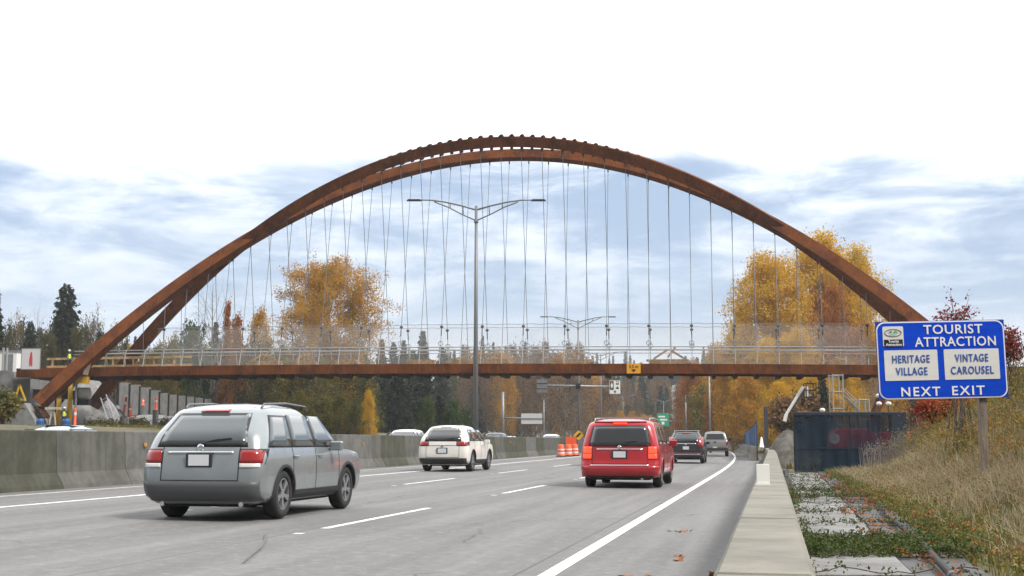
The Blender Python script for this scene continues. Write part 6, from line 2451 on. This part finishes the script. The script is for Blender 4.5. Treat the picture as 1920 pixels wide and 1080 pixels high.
# dark firs in the middle
gf = 'dark firs behind the middle of the deck'
for px, top, w, Y, k in ((716, 634, 50, 205, 'fir'), (738, 640, 52, 200, 'fir_b'), (757, 636, 46, 210, 'fir'), (793, 618, 60, 214, 'fir'), (775, 655, 58, 190, 'fir'), (828, 650, 50, 230, 'fir_b'), (745, 690, 70, 175, 'fir_wide'), (790, 690, 64, 180, 'fir_wide'), (724, 700, 50, 178, 'fir')):
    plant(k, 'fir_tree', px, top, w, Y, 'dark fir in the group behind the middle of the deck, beside the cottonwood', gf)
gg = 'bright green firs at the lamp post'
for px, top, w, Y in ((800, 748, 44, 140), (825, 738, 50, 146), (850, 752, 44, 142), (872, 768, 34, 150)):
    plant('fir_wide' if px % 2 else 'green', 'fir_tree' if px % 2 else 'cedar_tree', px, top, w, Y, 'bushy green evergreen low beside the tall lamp post', gg)
# the brown wood across the middle distance
gb = 'brown leafless alders of the wood in the middle distance'
rng = random.Random(23)
for i in range(34):
    px = 868 + i * 8.2 + rng.uniform(-4, 4)
    Y = rng.uniform(250, 320)
    top = rng.uniform(640, 672) if px < 1090 else rng.uniform(690, 720)
    k = rng.choice(['brown', 'brown', 'bare_b', 'brown', 'ochre'])
    plant(k, 'bare_tree' if 'bare' in k else 'birch_tree' if k == 'ochre' else 'alder_tree', px, top, rng.uniform(44, 60), Y, 'brown half bare tree in the wood beyond the cross arm signs', gb)
for px, top, w, Y, k in ((905, 627, 28, 330, 'fir'), (925, 640, 24, 335, 'fir_b'), (985, 638, 26, 340, 'fir'), (966, 652, 26, 335, 'fir_b'), (948, 646, 24, 345, 'fir'), (890, 650, 26, 330, 'fir_b'), (868, 644, 28, 320, 'fir'), (852, 656, 26, 330, 'fir')):
    plant(k, 'fir_tree', px, top, w, Y, 'far fir poking out above the brown wood behind the deck', 'far firs above the brown wood')
# the far hillside
gh = 'far firs along the skyline behind the right half of the deck'
rng = random.Random(31)
for i in range(26):
    px = 1096 + i * 10.5 + rng.uniform(-5, 5)
    plant(rng.choice(['fir', 'fir_b', 'fir_b']), 'fir_tree', px, rng.uniform(658, 690) if px < 1300 else rng.uniform(640, 670), rng.uniform(18, 30), rng.uniform(480, 600), 'far dark fir on the skyline above the yellow clearance sign', gh)
ga = 'autumn trees on the far hillside under the deck'
for i in range(46):
    px = 1090 + i * 5.6 + rng.uniform(-5, 5)
    k = rng.choice(['orange', 'olive', 'brown', 'ochre', 'olive_dark', 'brown', 'red' if rng.random() < .3 else 'brown', 'fir_b'])
    plant(k, {'orange': 'maple_tree', 'red': 'maple_tree', 'ochre': 'birch_tree', 'fir_b': 'fir_tree'}.get(k, 'alder_tree'), px, rng.uniform(692, 760), rng.uniform(26, 44), rng.uniform(310, 470), 'small far autumn tree on the hillside under the right half of the deck', ga)
for i in range(22):
    px = 1165 + i * 10 + rng.uniform(-4, 4)
    k = rng.choice(['brown', 'olive_dark', 'brown', 'ochre'])
    plant(k, 'birch_tree' if k == 'ochre' else 'alder_tree', px, rng.uniform(768, 795), rng.uniform(26, 40), rng.uniform(240, 290), 'low brown scrub tree beside the far road, past the green sign', 'low scrub trees along the far road')
# behind everything: woods out to the sides
gs = 'trees of the far woods at the picture edges'
for i in range(44):
    px = -260 + i * 30 + rng.uniform(-12, 12)
    if px > 900:
        break
    plant(rng.choice(['fir', 'olive_dark', 'brown', 'fir_b']), 'fir_tree', px, rng.uniform(655, 700), rng.uniform(44, 64), rng.uniform(230, 300), 'far tree in the wooded skyline behind the left half of the deck', gs)
for i in range(12):
    px = 1640 + i * 34 + rng.uniform(-12, 12)
    k = rng.choice(['orange', 'ochre', 'olive_dark', 'brown'])
    plant(k, {'orange': 'maple_tree', 'ochre': 'birch_tree'}.get(k, 'alder_tree'), px, rng.uniform(668, 705), rng.uniform(70, 100), rng.uniform(150, 190), 'autumn tree behind the blue sign and the bank', 'autumn trees behind the bank')
for k, (r_, h_, w_) in list(PROTO.items()):
    if not r_.get('used'):
        for ch in list(r_.children):
            bpy.data.objects.remove(ch)
        bpy.data.objects.remove(r_)
for o in bpy.data.objects:
    if 'used' in o:
        del o['used']

# ---- shrubs by the sign
def shrub(name, label, px, base_py, top, wpx, Y, leaf, seed, stems=9, n=8, size=.06, sig=.10, spread=1.0, bark=None, drop=.0):
    rng = np.random.default_rng(seed)
    x = P(px, 800, Y).x
    z = ground_z(x, Y) - .05
    H = P(px, top, Y).z - z
    W = wpx * Y / F
    root = thing(name, label, 'shrub', (x, Y, z))
    st = Sticks(4)
    tips = []
    for i in range(stems):
        a = rng.uniform(0, 6.28)
        r = W / 2 * rng.uniform(.15, 1) * spread
        hh = H * rng.uniform(.72, 1.0) * (1 - .22 * (r / (W / 2)) ** 2)
        e = np.array([r * math.cos(a), r * math.sin(a) * .8, hh])
        b = np.array([rng.normal(0, .08 + .10 * W), rng.normal(0, .08 + .05 * W), 0])
        mid = b * .45 + e * .55 + np.array([-r * .15 * math.cos(a), -r * .15 * math.sin(a), .05 * H])
        st.add([b, (b + mid) / 2 + rng.normal(0, .04, 3), mid, e], [.017, .014, .010, .005])
        for j in range(9):
            f = rng.uniform(.35, 1)
            q = mid * (1 - f) + e * f if f > .2 else mid
            e2 = q + unit(rng.normal(0, 1, 3) + np.array([0, 0, .9])) * H * rng.uniform(.05, .14)
            st.add([q, e2], [.009, .003])
            tips.append(e2)
            tips.append((q + e2) / 2)
    tips = np.array(tips)
    if drop:
        tips = tips[rng.random(len(tips)) > drop]
    fastmesh('stem', st.v, st.q, bark or M_BARK, root)
    v, q = leaf_cloud(rng, tips, sig, n, size)
    fastmesh('foliage', v, q, LM[leaf], root)
    return root


shrub('red_sumac', 'bright red orange shrub just below the blue sign, at the foot of the bank', 1778, 820, 752, 100, 44, 'red', 3, 26, 13, .085, .16)
shrub('red_sumac', 'orange red shrub below the sign, closer to its post', 1822, 800, 748, 60, 46, 'red', 4, 18, 12, .085, .16)
shrub('red_shrub', 'tall thin crimson leaved shrub rising above the blue sign', 1806, 760, 556, 100, 33, 'crimson', 7, 20, 6, .045, .08, drop=.15)
shrub('red_shrub', 'thin crimson leaved shrub sticking out past the edge of the blue sign', 1905, 745, 606, 60, 34, 'crimson', 9, 14, 6, .045, .08, drop=.2)
shrub('sumac_bush', 'dull red bush behind the boom lift and the dark screen', 1475, 820, 752, 60, 92, 'brown', 12, 22, 12, .13, .3)
shrub('sumac_bush', 'rusty brown bush between the boom lift and the small fir', 1505, 800, 744, 70, 100, 'brown', 13, 24, 12, .18, .35)
shrub('verge_bush', 'green and orange bush at the picture edge below the white pedestal', 2, 830, 748, 56, 86, 'olive', 14, 26, 14, .15, .3)
for i, (px, top, w, Y) in enumerate(((215, 797, 60, 104), (260, 794, 70, 108), (180, 799, 40, 103), (330, 786, 80, 116))):
    shrub('verge_bush', 'low grassy bush along the foot of the gravel bank', px, 810, top, w, Y, 'olive_dark', 16 + i, 14, 8, .10, .22)['group'] = 'low bushes at the gravel bank'

# ---- grass and brambles
def blades(name, label, sampler, n, h, w, cols, seed, lean=.35, heads=False, mname=None):
    rng = np.random.default_rng(seed)
    pts = sampler(rng, n)
    k = len(pts)
    az = rng.uniform(0, 6.28, k)
    hh = rng.uniform(h[0], h[1], k)
    ln = np.abs(rng.normal(0, lean, k)) * hh
    wd = rng.uniform(w[0], w[1], k) * (1 + pts[:, 1] / 40)
    d = np.stack([np.cos(az), np.sin(az), np.zeros(k)], 1)
    s = np.stack([-np.sin(az + rng.normal(0, .8, k)), np.cos(az), np.zeros(k)], 1)
    p0 = pts
    p1 = pts + d * (ln * .35)[:, None] + np.stack([np.zeros(k), np.zeros(k), hh * .6], 1)
    p2 = pts + d * ln[:, None] + np.stack([np.zeros(k), np.zeros(k), hh * rng.uniform(.85, 1, k)], 1)
    sw = s * wd[:, None]
    V = np.stack([p0 - sw, p0 + sw, p1 + sw * .8, p1 - sw * .8, p2 + sw * .25, p2 - sw * .25], 1).reshape(-1, 3)
    b = np.arange(k)[:, None] * 6
    Q = np.concatenate([b + np.array([[0, 1, 2, 3]]), b + np.array([[3, 2, 4, 5]])], 0)
    o = fastmesh(name, V, Q, leafmat(mname or name, cols, .35))
    return tag(o, label, kind='stuff')


def bank_sampler(l0, l1, y0, y1, keep):
    def f(rng, n):
        y = y0 + (y1 - y0) * rng.random(n) ** 1.15
        l = rng.uniform(l0, l1, n)
        out = []
        for a, b in zip(l, y):
            if rng.random() < keep(a, b):
                x = rx(a, b)
                out.append((x, b, ground_z(x, b) - .02))
        return np.array(out)
    return f


def vnoise(x, y, s=1.0):
    return .5 + .5 * math.sin(x * 1.3 * s + 1.7 * math.sin(y * .9 * s)) * math.cos(y * 1.1 * s + 1.3 * math.sin(x * .7 * s))


C_STRAW = [(.24, .18, .09), (.34, .26, .16), (.44, .36, .25), (.28, .22, .11), (.16, .15, .05), (.36, .26, .18)]
C_TUFT = [(.07, .08, .018), (.115, .12, .026), (.17, .15, .036), (.10, .105, .024), (.21, .17, .05)]
blades('dry_grass', 'tall dry straw coloured grass on the bank below the blue sign', bank_sampler(2.3, 6.2, 11, 47, lambda l, y: (.08 + .92 * sst(.3, .75, vnoise(l * 1.6 + 1, y * .55))) * sst(2.3, 3.2, l + .006 * y) * (1 - .8 * sst(4.2, 5.6, l))), 66000, (.08, .46), (.0022, .0046), C_STRAW, 41, .8)
blades('green_grass', 'short green grass and weeds covering the bank', bank_sampler(2.0, 13, 11, 60, lambda l, y: .45 + .55 * vnoise(l * .7 + 3, y * .4)), 100000, (.07, .28), (.0035, .007), C_TUFT, 42, .6)
# seed heads: dark dry stems before the screen fence
gst = bank_sampler(3.3, 5.4, 43, 49.8, lambda l, y: 1)
o = blades('tall_weeds', 'tall grey dry weed stems in front of the dark screen fence', gst, 300, (.5, 1.25), (.004, .008), [(.16, .13, .12), (.24, .20, .18), (.12, .10, .09)], 43, .15)
rng_ = np.random.default_rng(44)
c = gst(rng_, 90)
heads = np.concatenate([c + np.array([rng_.normal(0, .1), 0, .85]) + rng_.normal(0, .06, c.shape) * np.array([1, 1, 3]) for _ in range(3)])
v, q = leaf_cloud(rng_, heads, .05, 4, .028)
tag(fastmesh('weed_seed_foliage', v, q, leafmat('seed_head', [(.2, .16, .14), (.28, .24, .21), (.14, .11, .10)], .2)), 'fluffy grey seed heads of the dry weeds at the dark screen', kind='stuff')

# brambles creeping over the footway: leaves strewn along cords
def bramble(seed, cords, n, size, leafs, name, label, lift=.05, sig=.07):
    rng = np.random.default_rng(seed)
    pts = []
    st = Sticks(4)
    for (a, b, w) in cords:
        a, b = np.array(a), np.array(b)
        ln = np.linalg.norm(b - a)
        k = max(3, int(ln / .12))
        line_ = []
        for i in range(k + 1):
            f = i / k
            p = a * (1 - f) + b * f + np.array([rng.normal(0, .03), rng.normal(0, .03), 0])
            p[2] = max(.0, ground_z(p[0], p[1]) + .0) + lift * (.3 + abs(rng.normal(0, .7)))
            line_.append(p)
            for _ in range(int(w)):
                pts.append(p + np.array([rng.normal(0, sig), rng.normal(0, sig), abs(rng.normal(0, .03))]))
        st.add(line_, [.005] * len(line_))
    v, q = leaf_cloud(rng, np.array(pts), .025, n, size)
    tag(fastmesh(name, v, q, leafs), label, kind='stuff')
    tag(fastmesh(name + '_stem_undergrowth', st.v, st.q, mat('bramble_stem', (.07, .03, .025), .8)), 'thin dark red bramble stems under the leaves', kind='stuff')


def lp(l, y):
    x = rx(l, y)
    return (x, y, 0.02)


rng = random.Random(77)
cords = []
joints = [(11.9, .2, 1.3, 2), (13.7, .2, 1.9, 10), (14.0, .2, 2.0, 16), (14.4, .2, 1.3, 20), (14.75, .2, 2.0, 20), (15.3, .2, .9, 16), (15.4, 1.2, 2.0, 14), (16.0, .2, 2.0, 12), (19.0, .2, 2.0, 9), (22.2, .2, 2.1, 10), (24.8, .3, 2.0, 4), (27.6, .2, 2.2, 11), (28.3, .2, 2.2, 9), (31, .2, 2.3, 12), (31.8, .8, 2.3, 9), (35, .2, 2.4, 10), (38.6, .2, 2.4, 8), (42, .2, 2.4, 8), (45.7, .2, 2.5, 8)]
for y, l0, l1, w in joints:
    for r in range(2 if w > 10 else 1):
        cords.append((lp(l0, y + rng.uniform(-.15, .15)), lp(l1 + .01 * y, y + rng.uniform(-.25, .25)), w))
for y in np.arange(10.5, 46, .8):                    # along the barrier foot and the bank foot
    cords.append((lp(.22, y), lp(.30 + rng.random() * .15, y + .7), 5 if 13 < y < 17.5 or y > 24 else 1.5))
    for k in range(3):
        l = 1.75 + .013 * y + rng.uniform(-.15, .9)
        dn = vnoise(y * 1.3 + k, l * 2)
        if dn > .35:
            cords.append((lp(l, y), lp(l + rng.uniform(-.25, .3), y + 1.0), 1 + 5 * (dn - .35)))
M_IVY = leafmat('bramble_leaf', [(.03, .05, .014), (.055, .085, .02), (.085, .115, .028), (.06, .075, .022), (.13, .11, .028)], .25)
bramble(51, cords, 4, .021, M_IVY, 'bramble_foliage', 'green bramble leaves creeping over the footpath slabs')
red = []
for i in range(105):
    y = rng.uniform(11, 46)
    l = 1.0 + .012 * y + abs(rng.gauss(1.0, 1.1))
    red.append((lp(l, y), lp(l + rng.uniform(-.3, .3), y + rng.uniform(.2, .8)), rng.choice([1, 2, 2, 4])))
for i in range(14):
    y = rng.uniform(12, 34)
    l = rng.uniform(.25, 1.8)
    red.append((lp(l, y), lp(l + .1, y + .15), 1))
M_REDL = leafmat('red_bramble_leaf', [(.30, .035, .012), (.42, .09, .02), (.48, .17, .03), (.34, .06, .02), (.40, .05, .03)], .3)
bramble(52, red, 2, .024, M_REDL, 'red_bramble_foliage', 'red and orange bramble leaves strewn along the bank foot', .06, .09)
# bramble clumps on the bank
rng_ = np.random.default_rng(62)
wc = []
for i in range(900):
    y = rng_.uniform(11, 48)
    l = rng_.uniform(2.0, 5.6)
    if vnoise(l * 2.3 + 5, y * .9) < .45:
        continue
    x = rx(l, y)
    wc.append((x, y, ground_z(x, y) + rng_.uniform(.05, .22)))
v, q = leaf_cloud(rng_, np.array(wc), np.array([.20, .20, .09]), 46, .024)
tag(fastmesh('weed_foliage', v, q, leafmat('weed_leaf', [(.07, .09, .02), (.12, .14, .03), (.20, .19, .05), (.30, .16, .04), (.36, .09, .03), (.14, .14, .03)], .3)), 'small green and rusty weeds scattered through the dry grass', kind='stuff')
clump = []
rng_ = np.random.default_rng(61)
for i in range(330):
    y = rng_.uniform(12, 52)
    l = 4.4 + abs(rng_.normal(0, 3.2)) + .02 * (y - 12)
    if l > 13:
        continue
    x = rx(l, y)
    clump.append((x, y, ground_z(x, y) + .16))
v, q = leaf_cloud(rng_, np.array(clump), np.array([.55, .55, .14]), 210, .030)
tag(fastmesh('bank_foliage', v, q, leafmat('bank_bramble_leaf', [(.07, .085, .016), (.12, .13, .024), (.18, .16, .03), (.26, .17, .03), (.34, .12, .022), (.13, .135, .026)], .3)), 'green and rust bramble scrub covering the upper bank', kind='stuff')
# rough grass on the far verges
def verge(rng, n):
    y = rng.uniform(95, 135, n)
    x = np.array([P(px, 800, yy).x for px, yy in zip(rng.uniform(-60, 700, n), y)])
    out = [(a, b, ground_z(a, b) - .02) for a, b in zip(x, y) if a - RD * b - dev(b) < -37]
    return np.array(out)


blades('verge_grass', 'rough green verge grass along the far side of the motorway', verge, 26000, (.08, .24), (.012, .03), C_TUFT, 45, mname='green_grass')


def verge2(rng, n):
    y = rng.uniform(56, 120, n)
    l = rng.uniform(.6, 30, n)
    return np.array([(rx(a, b), b, ground_z(rx(a, b), b) - .02) for a, b in zip(l, y)])


blades('site_grass', 'patchy rough grass of the works site behind the dark screen', verge2, 16000, (.12, .4), (.010, .02), C_TUFT, 46, mname='green_grass')
# ================================================================== the air
hz = MB().box((60, 320, 29), (1500, 760, 64)).build('haze', [bpy.data.materials.new('haze_air')])
m = hz.data.materials[0]
m.use_nodes = True
t = m.node_tree
t.nodes.clear()
pv = N(t, 'ShaderNodeVolumePrincipled', i_Density=0.00032)
pv.inputs['Color'].default_value = (0.86, 0.89, 0.93, 1)
o_ = N(t, 'ShaderNodeOutputMaterial')
L(t, pv.outputs[0], o_.inputs['Volume'])
tag(hz, kind='stuff', label='thin pale haze over the motorway and the far hillside')
